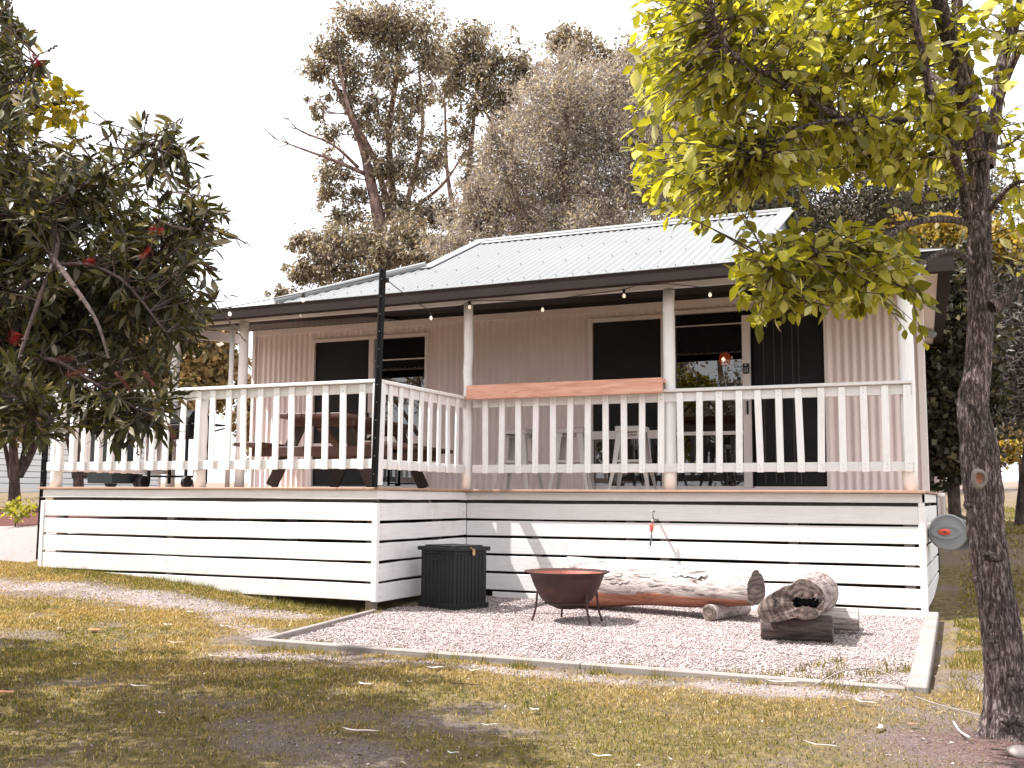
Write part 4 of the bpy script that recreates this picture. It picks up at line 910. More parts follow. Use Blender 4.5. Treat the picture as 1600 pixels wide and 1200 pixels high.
def log_mesh(name, a, b, ra, rb, mat, parent, n=28, m=18, lump=.06, flat=0, seed=0, crack=True, prof=None, caps='end_grain'):
    """irregular timber: noisy tube with sawn ends as separate faces"""
    a = np.array(a, float); b = np.array(b, float); d = b-a; L = np.linalg.norm(d); d /= L
    u = np.cross((0, 0, 1.), d); u /= np.linalg.norm(u); v = np.cross(d, u); V = []; r_ = np.random.default_rng(seed); ph = r_.uniform(0, 6.28, 6)
    for i in range(m+1):
        t = i/m; c = a+d*L*t; rr = ra+(rb-ra)*t
        for k in range(n):
            th = 2*math.pi*k/n
            w_ = 1+lump*(math.sin(2*th+ph[0]+t*2)+.6*math.sin(3*th+ph[1]-t*3)+.4*math.sin(5*th+ph[2]+t*7)+.25*math.sin(9*th+ph[3]+t*5))
            if prof is not None: w_ *= prof(th, t)
            if crack:
                for cth in (1.15, 2.3):
                    dth = abs((th-cth-.25*math.sin(t*9+ph[4])+math.pi) % (2*math.pi)-math.pi)
                    if dth < .14: w_ *= .93
            V.append(c+rr*w_*(math.cos(th)*u+math.sin(th)*v))
    F = [(i*n+k, i*n+(k+1) % n, (i+1)*n+(k+1) % n, (i+1)*n+k) for i in range(m) for k in range(n)]
    o = mesh_obj(name, V, F, mat, parent, True)
    for e, (row, cc) in enumerate(((0, a), (m, b))):
        ring = [V[row*n+k] for k in range(n)]; cen = np.mean(ring, 0); VV = []; FF = []
        for q, f_ in enumerate((1, .93, .7, .4)):
            off = d*(-1 if e == 0 else 1)*(0.006 if q else 0)
            for k, p in enumerate(ring): VV.append(cen+(np.array(p)-cen)*f_+off)
        for q in range(3): FF += [(q*n+k, q*n+(k+1) % n, (q+1)*n+(k+1) % n, (q+1)*n+k) for k in range(n)]
        VV.append(cen+d*(-.006 if e == 0 else .006)); FF += [(3*n+k, 3*n+(k+1) % n, 4*n) for k in range(n)]
        mesh_obj('sawn_end', VV, FF, caps, parent, True)
    return o
# long log bench
lgb = root('log_bench', (2.3, 1.0, -1.09), 'long weathered log bench, grey above and red below, lying in front of the deck boards', 'log bench')
gA = PD(925, 918, 9.75); gB = PD(1186, 909, 9.15); gA[2] -= .01
def pf(th, t): return 1+.22*(1-t)**2*math.sin(th) if math.sin(th) > 0 else 1-.05*t
la = np.array((1.36, 1.22, -.85)); lbb = np.array((3.165, .80, -.84))
def low_cut(th, t):
    s_ = math.sin(th); return 1.0 if s_ > -.35 else 1-.30*t*min(1, (-s_-.35)*2.2)+.05*math.sin(t*11)
lo = log_mesh('log', la, lbb, .23, .175, 'log_weathered', lgb, 40, 40, .025, seed=3, prof=low_cut)
# the red split underside: a thin slab hugging the lower front of the log
V = []; F = []; nn = 30; d = (lbb-la); L = np.linalg.norm(d); d /= L; u = np.cross((0, 0, 1.), d); u /= np.linalg.norm(u)
for i in range(nn+1):
    t = .06+.925*i/nn; c = la+d*L*t; rr = .23+(.175-.23)*t; wv = .03*math.sin(t*8.5)+.015*math.sin(t*21)
    for k in range(9):
        th = R(-4+(-100-wv*300)*(k/8))-.10-wv*2.2; f_ = low_cut(th, t)*(1.035 if 0 < k < 8 else .97); V.append(c+rr*f_*(math.cos(th)*-u+math.sin(th)*np.array((0, 0, 1))))
F = [(i*9+k, i*9+k+1, (i+1)*9+k+1, (i+1)*9+k) for i in range(nn) for k in range(8)]
mesh_obj('split_underside', V, F, 'log_red', lgb, True)
kn = la+d*L*.915-u*.155+np.array((0, 0, .03))
MB().add([kn+np.array((math.cos(a)*.05*r_, -.012*(1-r_)*3, math.sin(a)*.06*r_)) for r_ in (1, .8, .55, .25) for a in np.linspace(0, 2*math.pi, 17)[:-1]]+[kn+np.array((0, -.028, 0))], [(q*16+k, q*16+(k+1) % 16, q*16+16+(k+1) % 16, q*16+16+k) for q in range(3) for k in range(16)]+[(48+k, 48+(k+1) % 16, 64) for k in range(16)]).build('knot', 'end_grain', lgb, True)
ck = MB()
for (t0, t1, zz, jj) in ((.05, .55, .085, 3), (.5, .86, .02, 5), (.3, .5, .03, 8), (.62, .8, .10, 9)):
    r_ = np.random.default_rng(jj); pts = []
    for t in np.linspace(t0, t1, 14):
        c = la+d*L*t; rr = (.23+(.175-.23)*t); z_ = zz+r_.normal(0, .010); q = math.sqrt(max(0, rr*rr-z_*z_))*1.0; pts.append(c-u*q+np.array((0, 0, z_)))
    MB().tube(pts, [.002]+[.005+.003*r_.random() for _ in range(12)]+[.002], 5).build('crack', 'underside_dark', lgb)
# short log under its right end
s1 = root('support_log', (2.86, .93, -1.09), 'short round log lying end-on under the right end of the long log bench', 'log')
p0 = PD(1124, 945, 9.05); p0[2] = -1.035; log_mesh('log', (2.80, .66, -1.02), (2.98, 1.22, -1.02), .068, .062, 'log_weathered', s1, 20, 10, .02, seed=5, crack=False)
# hollow log
hl = root('hollow_log', (3.7, 0, -.8), 'big grey hollow forked log resting across two shorter logs right of the bench', 'log')
ha = PD(1256, 937, 7.36); hb = PD(1277, 926, 8.35); hd = hb-ha; hL = np.linalg.norm(hd); hd /= hL; hu = np.cross((0, 0, 1.), hd); hu /= np.linalg.norm(hu); hv = np.cross(hd, hu)
def hshape(th, t):
    # circle plus a lobe down-left (seen from the front: -u is right)
    c, s_ = math.cos(th), math.sin(th); k = max(0, math.cos(th-R(-158 if True else 0)))  # towards lower left
    return c, s_
n = 64; m = 22; V = []; r_ = np.random.default_rng(9)
def outline(t):
    R0 = .140+.022*t; lob = .30*(1-t)**.8; P_o = []
    for k in range(n):
        th = 2*math.pi*k/n; x, z = R0*math.cos(th), R0*math.sin(th)
        # lobe circle centre
        lx, lz, lr = -.235*(1-.75*t), -.085*(1-.6*t), .088*(1-.2*t)
        # support function of union hull, softened
        s0 = R0; s1_ = lx*math.cos(th)+lz*math.sin(th)+lr; P_o.append((max(s0, s1_)))
    return P_o
hull = []
for i in range(m+1):
    t = i/m; h = outline(t); c = ha+hd*hL*t
    pts = []
    for k in range(n):
        # radial distance of hull in direction th from centre: min over support lines
        th = 2*math.pi*k/n; rad_ = min(h[j]/max(1e-3, math.cos(th-2*math.pi*j/n)) for j in range(n) if math.cos(th-2*math.pi*j/n) > .05)
        rad_ *= 1+.012*math.sin(5*th+t*6)+.010*math.sin(11*th+t*3)
        pin = math.exp(-((th-R(242))/.32)**2)*.20*(1-t)+math.exp(-((th-R(133))/.22)**2)*.07*(1-t); rad_ *= 1-pin
        pts.append(c+rad_*(math.cos(th)*-(-hu)*-1*-1+math.sin(th)*hv))
    hull.append(pts)
hx = np.array((1., 0, 0))-hd*hd[0]; hx /= np.linalg.norm(hx)
V = []
for i in range(m+1):
    c = ha+hd*hL*(i/m)
    for p in hull[i]:
        q = p-c; a_ = q@hu; b_ = q@hv; V.append(c+hx*(a_ if (hx@hu) > 0 else a_)+hv*b_)
sg = 1 if hx@hu > 0 else -1
V = []
for i in range(m+1):
    t = i/m; c = ha+hd*hL*t
    for k, p in enumerate(hull[i]):
        q = p-c; V.append(c+hx*(q@hu)+hv*(q@hv))
F = [(i*n+k, i*n+(k+1) % n, (i+1)*n+(k+1) % n, (i+1)*n+k) for i in range(m) for k in range(n)]
mesh_obj('log', V, F, 'log_weathered_y', hl, True)
ring = np.array(V[:n]); VV = []; FF = []; rr_ = np.random.default_rng(4)
hol = []
for k in range(n):
    th = 2*math.pi*k/n; hol.append(ha+hx*(.010+.078*math.cos(th)*(1+.25*rr_.random()))+hv*(-.020+.030*math.sin(th)*(1+.5*rr_.random())+.012*math.sin(3*th)))
hol = np.array(hol)
for q, f_ in enumerate((1, .95, .6, .25, 0)):
    off = -hd*(0 if q == 0 else .008)
    for k in range(n): VV.append(ring[k]*f_+hol[k]*(1-f_)+off-hd*.006*math.sin(k*.9+q)*(0 < q < 4))
for k in range(n): VV.append(hol[k]*.85+(ha+hx*.01-hv*.02)*.15+hd*.16)
FF = [(q*n+k, q*n+(k+1) % n, (q+1)*n+(k+1) % n, (q+1)*n+k) for q in range(4) for k in range(n)]
mesh_obj('sawn_end', VV[:5*n], FF, 'end_grain', hl)
FF = [(k, (k+1) % n, n+(k+1) % n, n+k) for k in range(n)]+[tuple(n+k for k in range(n))]
mesh_obj('hollow', VV[4*n:], FF, 'underside_dark', hl)
def onface(pts): return [ha-hd*.012+hx*a+hv*b for a, b in pts]
for q_, r__ in (([(.075, -.005), (.085, .012), (.12, .02), (.135, .022)], [.004, .006, .005, .002]), ([(.06, -.05), (.085, -.08), (.10, -.115)], [.003, .004, .001]), ([(-.06, .0), (-.10, .015), (-.14, .0)], [.004, .004, .002]), ([(-.215, .02), (-.19, -.01), (-.20, -.04)], [.006, .012, .004])):
    MB().tube(onface(q_), r__, 5).build('crack', 'underside_dark', hl)
mesh_obj('log_back_end', [V[m*n+k] for k in range(n)], [tuple(range(n))], 'end_grain', hl)
s2 = root('support_log', (3.75, -.45, -1.09), 'dark split log lying crosswise under the front of the hollow log', 'log'); log_mesh('log', PD(1190, 981, 7.66), PD(1300, 985, 7.54), .090, .1, 'log_support', s2, 24, 14, .03, seed=12, crack=False)
s3 = root('support_log', (3.8, .35, -1.09), 'grey log lying crosswise under the back of the hollow log, end sticking out right', 'log'); log_mesh('log', (3.35, .22, -.97), (4.02, .29, -.975), .082, .085, 'log_weathered', s3, 24, 14, .03, seed=14, crack=False)
# timber edging
def sleeper(a, b, label, z0=-1.16, z1=-1.045, wd=.075, mat='grey_timber'):
    r = MB().bar((*a, (z0+z1)/2), (*b, (z0+z1)/2), wd, z1-z0, .006).build('edging_timber', mat); return tag(r, label, 'edging', 'timber edging of the gravel')
PL, PRt = np.array((.33, -2.13)), np.array((4.60, -2.20))
j1 = PL+(PRt-PL)*.56; j2 = PL+(PRt-PL)*.965
sleeper(PL, j1, 'grey timber edging along the front left of the gravel, dark on its face'); sleeper(j1+(.004, 0), PRt+(-.09, 0), 'grey timber edging along the front right of the gravel with the bark strip on it')
sleeper((.345, -2.08), (.03, -.06), 'thin pale timber edging slanting from the deck corner to the front left', z1=-1.055, wd=.045, mat='grey_timber_long')
sleeper((4.565, -2.25), (4.475, 1.72), 'grey timber edging along the right side of the gravel beside the tree', z1=-1.03, wd=.10, mat='grey_timber_long')
# tap
tpz = PA(1020, 805, 1, 1.70); tr = root('garden_tap', tuple(tpz), 'brass garden tap with a coral hose fitting and grey tube at the deck boards', 'tap')
tx, ty, tz = tpz
MB().tube([(tx+.02, 1.80, tz-.045), (tx+.015, 1.72, tz-.045), (tx, 1.69, tz-.05), (tx-.006, 1.685, tz-.08)], [.012, .013, .014, .012], 10).build('spout', 'tap_metal', tr, True)
MB().tube([(tx+.004, 1.705, tz-.04), (tx-.002, 1.70, tz+.03)], .007, 8).build('stem', 'tap_metal', tr, True); MB().tube([(tx-.022, 1.69, tz+.036), (tx+.02, 1.71, tz+.036)], .007, 8).build('handle', 'tap_metal', tr, True)
MB().lathe([(.010, 0), (.020, -.003), (.021, -.022), (.017, -.03), (.019, -.055), (.013, -.07), (.008, -.07)], (tx-.008, 1.684, tz-.08), 14).build('hose_fitting', 'coupling_coral', tr, True)
MB().tube([(tx-.009, 1.684, tz-.15), (tx-.012, 1.684, tz-.22), (tx-.024, 1.68, tz-.29)], .0085, 8).build('tube_end', 'hose_grey', tr, True); MB().tube([(tx-.024, 1.68, tz-.288), (tx-.03, 1.68, tz-.31)], .010, 8).build('nozzle', 'stool_white', tr, True)
# hose reel at the right end
hr = root('hose_reel', (4.62, 2.6, -.38), 'grey hose reel with a red oval badge at the right end of the deck', 'hose reel')
hc = PD(1482, 832, 9.4); fwd = -AF*np.array((1, 1, 0)); fwd /= np.linalg.norm(fwd); rt = np.array((-fwd[1], fwd[0], 0)); rt = rt if rt@AR > 0 else -rt; upv = np.array((0, 0, 1.))
Nn = -.25*rt+fwd; Nn /= np.linalg.norm(Nn); Rt = np.cross(upv, Nn); Rt = Rt if Rt@AR > 0 else -Rt
hr.location = hc; WL[hr.name] = Vector(hc)
def disc(prof, c, name, mat, sq=(1, 1), smooth_=True):
    V = []; F = []; nn = 32; mm_ = len(prof)
    for i in range(nn):
        a = 2*math.pi*i/nn
        for r_, z in prof: V.append(c+Rt*r_*math.cos(a)*sq[0]+upv*r_*math.sin(a)*sq[1]+Nn*z)
    for i in range(nn):
        j = (i+1) % nn
        for k in range(mm_-1): F.append((i*mm_+k, j*mm_+k, j*mm_+k+1, i*mm_+k+1))
    return mesh_obj(name, V, F, mat, hr, smooth_)
disc([(.14, -.20), (.152, -.18), (.156, -.03), (.155, .0), (.150, .008), (.142, .0), (.10, .014), (.001, .02)], hc, 'drum_cover', 'reel_grey')
disc([(.150, -.012), (.160, -.018), (.163, -.035), (.156, -.05)], hc, 'cover_rim', 'reel_light')
disc([(.130, .008), (.118, .024), (.10, .020), (.07, .018)], hc-Rt*.02, 'cover_ridge', 'reel_grey', (1.02, .52)); disc([(.052, .018), (.050, .028), (.001, .034)], hc-Rt*.035+upv*.005, 'badge', 'reel_red', (1, .55))
disc([(.018, .034), (.016, .038), (.001, .038)], hc-Rt*.035+upv*.005, 'badge_mark', 'black_plastic', (1, .35))
bm = MB(); bm.tube([hc-Rt*.30+upv*.055-Nn*.05, hc-Rt*.17+upv*.055-Nn*.05, hc-Rt*.10+upv*.06-Nn*.07], [.035, .035, .03], 12); bm.build('mounting_arm', 'trim', hr, True)
bm = MB(); bm.tube([hc-Rt*.28+upv*.125-Nn*.03, hc-Rt*.20+upv*.125-Nn*.03], [.026, .028], 12); bm.build('arm_knob', 'trim', hr, True)
bm = MB(); bm.tube([hc+Rt*.06+upv*.13-Nn*.05, hc+Rt*.16+upv*.09-Nn*.05, hc+Rt*.19+upv*.02-Nn*.05], .018, 8); bm.build('carry_handle', 'reel_grey', hr, True)
disc([(.13, -.30), (.15, -.28), (.158, -.05)], hc+Rt*.09, 'drum_back', 'reel_grey')

# ------------------------------------------------------------------ WHITE FENCE, far left
wf = root('white_fence', tuple(PD(40, 752, 26)), 'long white horizontal board fence with fine dark joints beyond the far left trees', 'fence')
fa = PD(-260, 752, 24); fb = PD(250, 751, 31); fa[2] = fb[2] = 0; fd = fb-fa; 
zb = .22
for i in range(14):
    z = zb-.3+.155*i; MB().bar((fa[0], fa[1], z+.072), (fb[0], fb[1], z+.072), .03, .14, .003).build('fence_board', 'pale_fence', wf)
fn = np.array((-(fb-fa)[1], (fb-fa)[0], 0)); fn /= np.linalg.norm(fn); fn = fn*.06*(1 if fn@AF > 0 else -1)
MB().bar((fa[0]+fn[0], fa[1]+fn[1], zb+.85), (fb[0]+fn[0], fb[1]+fn[1], zb+.85), .02, 1.75, .003).build('backing', 'fence_line', wf)

# ------------------------------------------------------------------ TREES AND PLANTS
def unit(v): return v/(np.linalg.norm(v, axis=-1, keepdims=True)+1e-9)
LEAF_ROWS = [(0, 0), (.22, .62), (.48, 1.0), (.76, .66), (1, 0)]
def leaves(P, D, Nn_, L, W_, curl=.12, fold=.22, simple=False):
    """P base points, D leaf axis, Nn_ rough normals, arrays of length and half width. returns V (n,k,3), F (m,3)"""
    D = unit(D); S = unit(np.cross(D, Nn_)); Nn_ = np.cross(S, D); L = L[:, None]; W_ = W_[:, None]
    if simple:
        V = np.stack([P, P+D*L*.5+S*W_+Nn_*W_*fold, P+D*L, P+D*L*.5-S*W_+Nn_*W_*fold], 1); return V, np.array([(0, 1, 2), (0, 2, 3)])
    rows = [P]; F = []
    for t, w_ in LEAF_ROWS[1:-1]:
        c = P+D*L*t-Nn_*L*curl*t*t; rows += [c-S*W_*w_+Nn_*W_*w_*fold, c, c+S*W_*w_+Nn_*W_*w_*fold]
    rows.append(P+D*L-Nn_*L*curl); V = np.stack(rows, 1)
    F = [(0, 2, 1), (0, 3, 2)]
    for r_ in range(2):
        a = 1+3*r_; F += [(a, a+1, a+4), (a, a+4, a+3), (a+1, a+2, a+5), (a+1, a+5, a+4)]
    F += [(7, 8, 10), (8, 9, 10)]; return V, np.array(F)
def leaf_objs(V, F, mat, parent, singles, name='leaf', stuffname='foliage'):
    """the largest-looking leaves become parts of their own, the rest one part"""
    n = len(V); cen = V.mean(1); d = np.linalg.norm(cen-CAM, axis=1); ext = np.linalg.norm(V[:, -1]-V[:, 0], axis=1)/d
    z = (cen-CAM)@AF; px = 800+FPX*((cen-CAM)@AR)/z; py = 600-FPX*((cen-CAM)@AU)/z; vis = (px > 0) & (px < 1600) & (py > 0) & (py < 1200)
    order = np.argsort(-ext*vis)[:singles] if singles else np.array([], int)
    for i in order:
        q = V[i].copy(); o_ = q[0].copy(); me = bpy.data.meshes.new(name); me.from_pydata((q-o_).tolist(), [], F.tolist()); me.materials.append(M[mat]); link(name, me, o_, parent)
    keep = np.setdiff1d(np.arange(n), order); k = V.shape[1]
    o = fast_obj(stuffname, V[keep].reshape(-1, 3), (F[None]+k*np.arange(len(keep))[:, None, None]).reshape(-1, 3), mat, parent, origin=cen.mean(0)); o['kind'] = 'stuff'
    return o
class Tubes:
    def __init__(s): s.V = []; s.F = []; s.n = 0
    def add(s, pts, rad, n=6):
        V, F = tube_arrays(pts, rad, n, False); s.V += V; s.F += [tuple(i+s.n for i in f) for f in F]; s.n += len(V)
    def build(s, name, mat, parent, stuff=False):
        if not s.V: return
        o = fast_obj(name, np.array(s.V), np.array(s.F), mat, parent, origin=np.mean(s.V, 0), smooth_=True, nper=4)
        if stuff: o['kind'] = 'stuff'
        return o
def limb(a, b, bend=.12, n=7, up=.15):
    a = np.array(a, float); b = np.array(b, float); L = np.linalg.norm(b-a); m_ = (a+b)/2+rng.normal(0, bend*L*.5, 3)+np.array((0, 0, -up*L*.3)); t = np.linspace(0, 1, n)[:, None]
    return (1-t)**2*a+2*t*(1-t)*m_+t*t*b
def far_tree(name, label, cat, base, trunks, clumps, leafmat_, barkmat, lsize, lw, droop=.4, group=None, twig=9, spread=.16, density=1.0, dead=(), simple=True, upward=0.0, tuft=14):
    """trunks: list of (points, r0, r1); clumps: (centre, radii, n leaves)"""
    rt_ = root(name, base, label, cat, group); tb = Tubes(); nodes = []
    for i, (pts, r0, r1) in enumerate(trunks):
        sp = spline(pts, 5); m_ = len(sp); rad = r0+(r1-r0)*np.linspace(0, 1, m_)**.8; rad = rad*(1+.06*np.sin(np.arange(m_)*1.7+i))
        t_ = Tubes(); t_.add(sp, rad, 12 if r0 > .08 else 8); t_.build('trunk' if i == 0 else 'limb', barkmat, rt_)
        for p, r_ in zip(sp, rad): nodes.append((p, r_))
    NP = np.array([n_[0] for n_ in nodes]); NR = np.array([n_[1] for n_ in nodes]); LP = []; LC = []
    for c, rr, nl in clumps:
        c = np.array(c, float); rr = np.array(rr, float); nl = int(nl*density)
        d = np.linalg.norm(NP-c, axis=1)+np.maximum(0, NP[:, 2]-c[2]+rr[2]*.4)*2.0; i = int(np.argmin(d)); a = NP[i]; r_a = min(NR[i]*.6, .012*np.linalg.norm(c-a)+.012)
        br = limb(a, c, .15); tb.add(br, np.linspace(r_a, r_a*.45, len(br)), 6)
        k = max(3, nl//tuft); U = rng.normal(0, 1, (k, 3)); U = unit(U)*(rng.random((k, 1))**.45); T = c+rng.normal(0, .52, (k, 3))*rr
        for j in range(min(k, twig)):
            s_ = br[rng.integers(2, len(br))]; q = limb(s_, T[j], .2, 5); tb.add(q, np.linspace(r_a*.4, max(.003, r_a*.1), 5), 4)
        cl = T[rng.integers(0, k, nl)]+rng.normal(0, 1, (nl, 3))*np.array([.8, .8, 1.0])*spread*np.mean(rr)
        LP.append(cl); LC.append(np.repeat(c[None], nl, 0))
    for pts, r0 in dead:
        sp = spline(pts, 4); tb.add(sp, np.linspace(r0, .008, len(sp)), 6)
        for j in range(14):
            s_ = sp[rng.integers(len(sp)//4, len(sp))]; e = s_+unit((sp[-1]-sp[0])+rng.normal(0, .8, 3)*np.linalg.norm(sp[-1]-sp[0]))*rng.uniform(.25, .8)*np.linalg.norm(sp[-1]-sp[0])*.3; q = limb(s_, e, .25, 5); tb.add(q, np.linspace(r0*.25, .005, 5), 4)
    tb.build('branches', barkmat, rt_, True)
    P = np.concatenate(LP); n = len(P); D = unit(rng.normal(0, 1, (n, 3)))+np.array((0, 0, -droop))+unit(P-np.concatenate(LC))*.4+np.array((0, 0, upward))
    L = lsize*rng.uniform(.6, 1.35, n); V, F = leaves(P, D, rng.normal(0, 1, (n, 3)), L, L*lw*rng.uniform(.7, 1.2, n), simple=simple)
    leaf_objs(V, F, leafmat_, rt_, 0); return rt_
def cl(px, py, d, rx, ry, n, rz=None):
    c = PD(px, py, d); s = d/FPX; return (c, (rx*s, (rz or (rx+ry)/2)*s, ry*s), n)
def gp(px, d):
    p = PD(px, 780, d); return np.array((p[0], p[1], gz(p[0], p[1])-.05))

# tall gum, left of centre
D = 27; b = gp(600, D)
far_tree('gum_tree', 'tall open gum tree with bare upper limbs, highest tree left of centre behind the roof', 'tree', tuple(b),
    [([b, PD(604, 500, D), PD(597, 375, D), PD(579, 283, D), PD(560, 210, D), PD(520, 125, D)], .30, .05),
     ([PD(604, 520, D), PD(617, 358, D+.6), PD(612, 290, D+.6), PD(608, 200, D+.6), PD(622, 90, D+.5), PD(600, 30, D+.5)], .17, .04),
     ([PD(617, 380, D+.6), PD(640, 300, D+1), PD(660, 200, D+1.2), PD(655, 110, D+1.2)], .11, .035), ([PD(617, 360, D+.6), PD(585, 250, D), PD(545, 170, D-.4), PD(530, 90, D-.4)], .10, .03),
     ([PD(640, 330, D+1), PD(690, 290, D+1), PD(725, 240, D+1)], .07, .025), ([PD(600, 420, D), PD(550, 400, D-1), PD(500, 400, D-1.4)], .09, .03)],
    [cl(*q) for q in [(560, 30, D, 40, 26, 900), (600, 45, D, 34, 30, 700), (640, 35, D, 42, 30, 1000), (670, 90, D, 26, 30, 500), (520, 70, D, 26, 22, 500), (497, 110, D, 18, 28, 400), (545, 105, D, 28, 30, 500), (600, 110, D, 40, 26, 700), (655, 150, D, 26, 22, 350), (540, 150, D, 22, 20, 300), (575, 195, D, 30, 20, 320), (625, 200, D, 34, 28, 650), (520, 205, D, 18, 18, 200), (500, 170, D, 12, 22, 140),
     (525, 270, D, 26, 24, 420), (510, 300, D, 16, 18, 200), (600, 260, D, 22, 26, 330), (640, 265, D, 36, 30, 700), (680, 240, D, 22, 30, 350), (700, 330, D, 26, 30, 450), (650, 335, D, 36, 26, 700), (610, 320, D, 24, 24, 350), (535, 335, D, 30, 20, 400), (560, 300, D, 20, 14, 180),
     (520, 375, D-1, 34, 26, 700), (560, 390, D-1, 36, 28, 800), (478, 375, D-1, 26, 18, 400), (465, 420, D-1, 18, 18, 260), (500, 425, D-1, 34, 22, 600), (440, 458, D-1, 20, 9, 170), (545, 430, D-1, 30, 20, 500), (620, 370, D-1, 40, 30, 1100), (660, 390, D-1.5, 34, 28, 900), (600, 400, D-1.5, 40, 24, 900), (585, 160, D, 30, 18, 250)]],
    'leaf_gum', 'bark_gum', .115, .2, droop=.9, dead=[([PD(578, 275, D), PD(520, 250, D-.5), PD(470, 232, D-1), PD(433, 218, D-1.2)], .06), ([PD(560, 262, D), PD(520, 226, D-.6), PD(470, 205, D-1), PD(450, 186, D-1.2)], .045)], twig=13, spread=.2, density=2.9, tuft=34)
D = 31; b = gp(720, D)
far_tree('gum_tree', 'second gum tree with rounded clumps, right of the tallest one behind the roof', 'tree', tuple(b),
    [([b, PD(720, 500, D), PD(728, 330, D), PD(735, 240, D), PD(745, 140, D)], .24, .04), ([PD(724, 400, D), PD(700, 280, D), PD(695, 160, D)], .1, .03), ([PD(730, 330, D), PD(770, 220, D), PD(800, 150, D)], .1, .03)],
    [cl(*q) for q in [(735, 60, D, 38, 24, 700), (700, 90, D, 30, 26, 550), (765, 90, D, 28, 24, 450), (735, 110, D, 44, 24, 750), (700, 140, D, 26, 26, 450), (770, 140, D, 34, 26, 650), (810, 100, D, 28, 22, 550), (825, 125, D, 18, 22, 330), (800, 150, D, 30, 20, 500), (780, 190, D, 24, 20, 350), (740, 170, D, 22, 18, 250), (735, 260, D, 22, 28, 330), (745, 330, D, 30, 30, 500), (720, 200, D, 18, 24, 220), (885, 62, D, 26, 20, 650), (905, 75, D+1, 24, 22, 500), (1000, 85, D+1, 46, 22, 900), (940, 85, D+1, 30, 18, 400)]],
    'leaf_gum', 'bark_gum', .125, .2, droop=.8, twig=13, spread=.2, density=2.9, tuft=34)
# soft grey feathery tree (two stems) right of the gums
D = 22; b = gp(900, D)
cg = []
for (x, y, rx, ry, n) in [(880, 150, 55, 42, 3800), (950, 150, 60, 50, 4200), (830, 200, 55, 45, 3400), (910, 230, 75, 55, 5200), (990, 210, 60, 60, 4200), (790, 260, 46, 42, 2900), (860, 300, 70, 50, 4800), (950, 310, 75, 50, 5200), (770, 320, 44, 34, 2400), (740, 350, 46, 32, 2400), (700, 385, 34, 22, 1300), (820, 355, 70, 34, 3600), (920, 360, 80, 34, 3600), (1030, 300, 60, 60, 3600), (1010, 130, 50, 50, 3000), (780, 220, 24, 24, 900), (880, 110, 40, 24, 1500), (1060, 220, 50, 60, 2600), (750, 300, 28, 22, 800)]: cg.append(cl(x, y, D+rng.uniform(-.8, .8), rx, ry, n*.62))
far_tree('paperbark_tree', 'dense soft grey-green feathery tree filling the middle behind the roof ridge', 'tree', tuple(b),
    [([b, PD(900, 600, D), PD(890, 380, D), PD(880, 250, D), PD(890, 140, D)], .26, .04), ([PD(895, 480, D), PD(960, 330, D), PD(1000, 200, D)], .14, .03), ([PD(895, 470, D), PD(820, 340, D), PD(790, 270, D)], .12, .03)],
    cg, 'leaf_grey', 'bark_gum', .10, .12, droop=-.15, twig=18, spread=.15, upward=.3, tuft=34, density=3.2)
# dark brown trees to the right, behind the near tree's leaves
D = 30
for i, (bx_, lab, cc) in enumerate([(1140, 'dark brown wispy tree behind the right end of the roof ridge', [(1060, 180, 60, 60, 2000), (1120, 250, 50, 60, 1800), (1150, 320, 60, 40, 1800), (1090, 330, 50, 40, 1200), (1180, 250, 40, 40, 900), (1110, 170, 40, 40, 800)]),
    (1290, 'dark open tree with thin slanting branches above the right eave', [(1200, 330, 60, 34, 1600), (1250, 345, 70, 24, 1700), (1330, 340, 60, 30, 1600), (1290, 250, 60, 26, 900), (1380, 310, 60, 40, 1700), (1230, 290, 40, 22, 600)]),
    (1440, 'dark tree rising behind the trunk of the near tree', [(1440, 300, 60, 40, 1700), (1480, 340, 60, 40, 1700), (1420, 360, 60, 30, 1500), (1520, 300, 50, 50, 1500)])]):
    b = gp(bx_, D+i)
    far_tree('dark_tree', lab, 'tree', tuple(b), [([b, PD(bx_, 500, D+i), PD(bx_+10, 340, D+i), PD(bx_+30, 260, D+i)], .2, .04)], [cl(x, y, D+i, rx, ry, n) for x, y, rx, ry, n in cc], 'leaf_darkbrown', 'bark_dark', .17, .15, droop=.1, twig=12, spread=.34, density=2.4, group='dark trees behind the cabin')
# bright yellow shrubs above the right eave
D = 17; b = gp(1450, D)
far_tree('wattle_tree', 'bright yellow-green bushy tree just above the right hand eave', 'tree', tuple(b), [([b, PD(1450, 600, D), PD(1445, 430, D)], .1, .03)],
    [cl(*q) for q in [(1440, 365, D, 50, 20, 1500), (1480, 380, D, 40, 26, 1300), (1400, 372, D, 40, 14, 800), (1560, 385, D, 46, 30, 1300), (1600, 400, D, 30, 30, 700), (1500, 410, D, 34, 22, 700)]], 'leaf_gold', 'bark_dark', .12, .3, droop=.1, twig=8)
# dark glossy tree right of the cabin
D = 15.5; b = gp(1492, D)
far_tree('dark_leafy_tree', 'dark glossy leafy tree with a black trunk between the cabin and the near trunk', 'tree', tuple(b), [([b, PD(1490, 760, D), PD(1492, 690, D), PD(1490, 560, D)], .11, .04)],
    [cl(*q) for q in [(1490, 430, D, 36, 40, 2200), (1500, 520, D, 44, 50, 3000), (1480, 610, D, 38, 45, 2300), (1500, 670, D, 44, 40, 2300), (1470, 560, D, 22, 40, 1100), (1535, 620, D, 30, 40, 1300), (1465, 690, D, 20, 40, 1000), (1500, 725, D, 34, 20, 900)]], 'leaf_dark', 'bark_dark', .115, .33, droop=.3, twig=8, density=1.6)
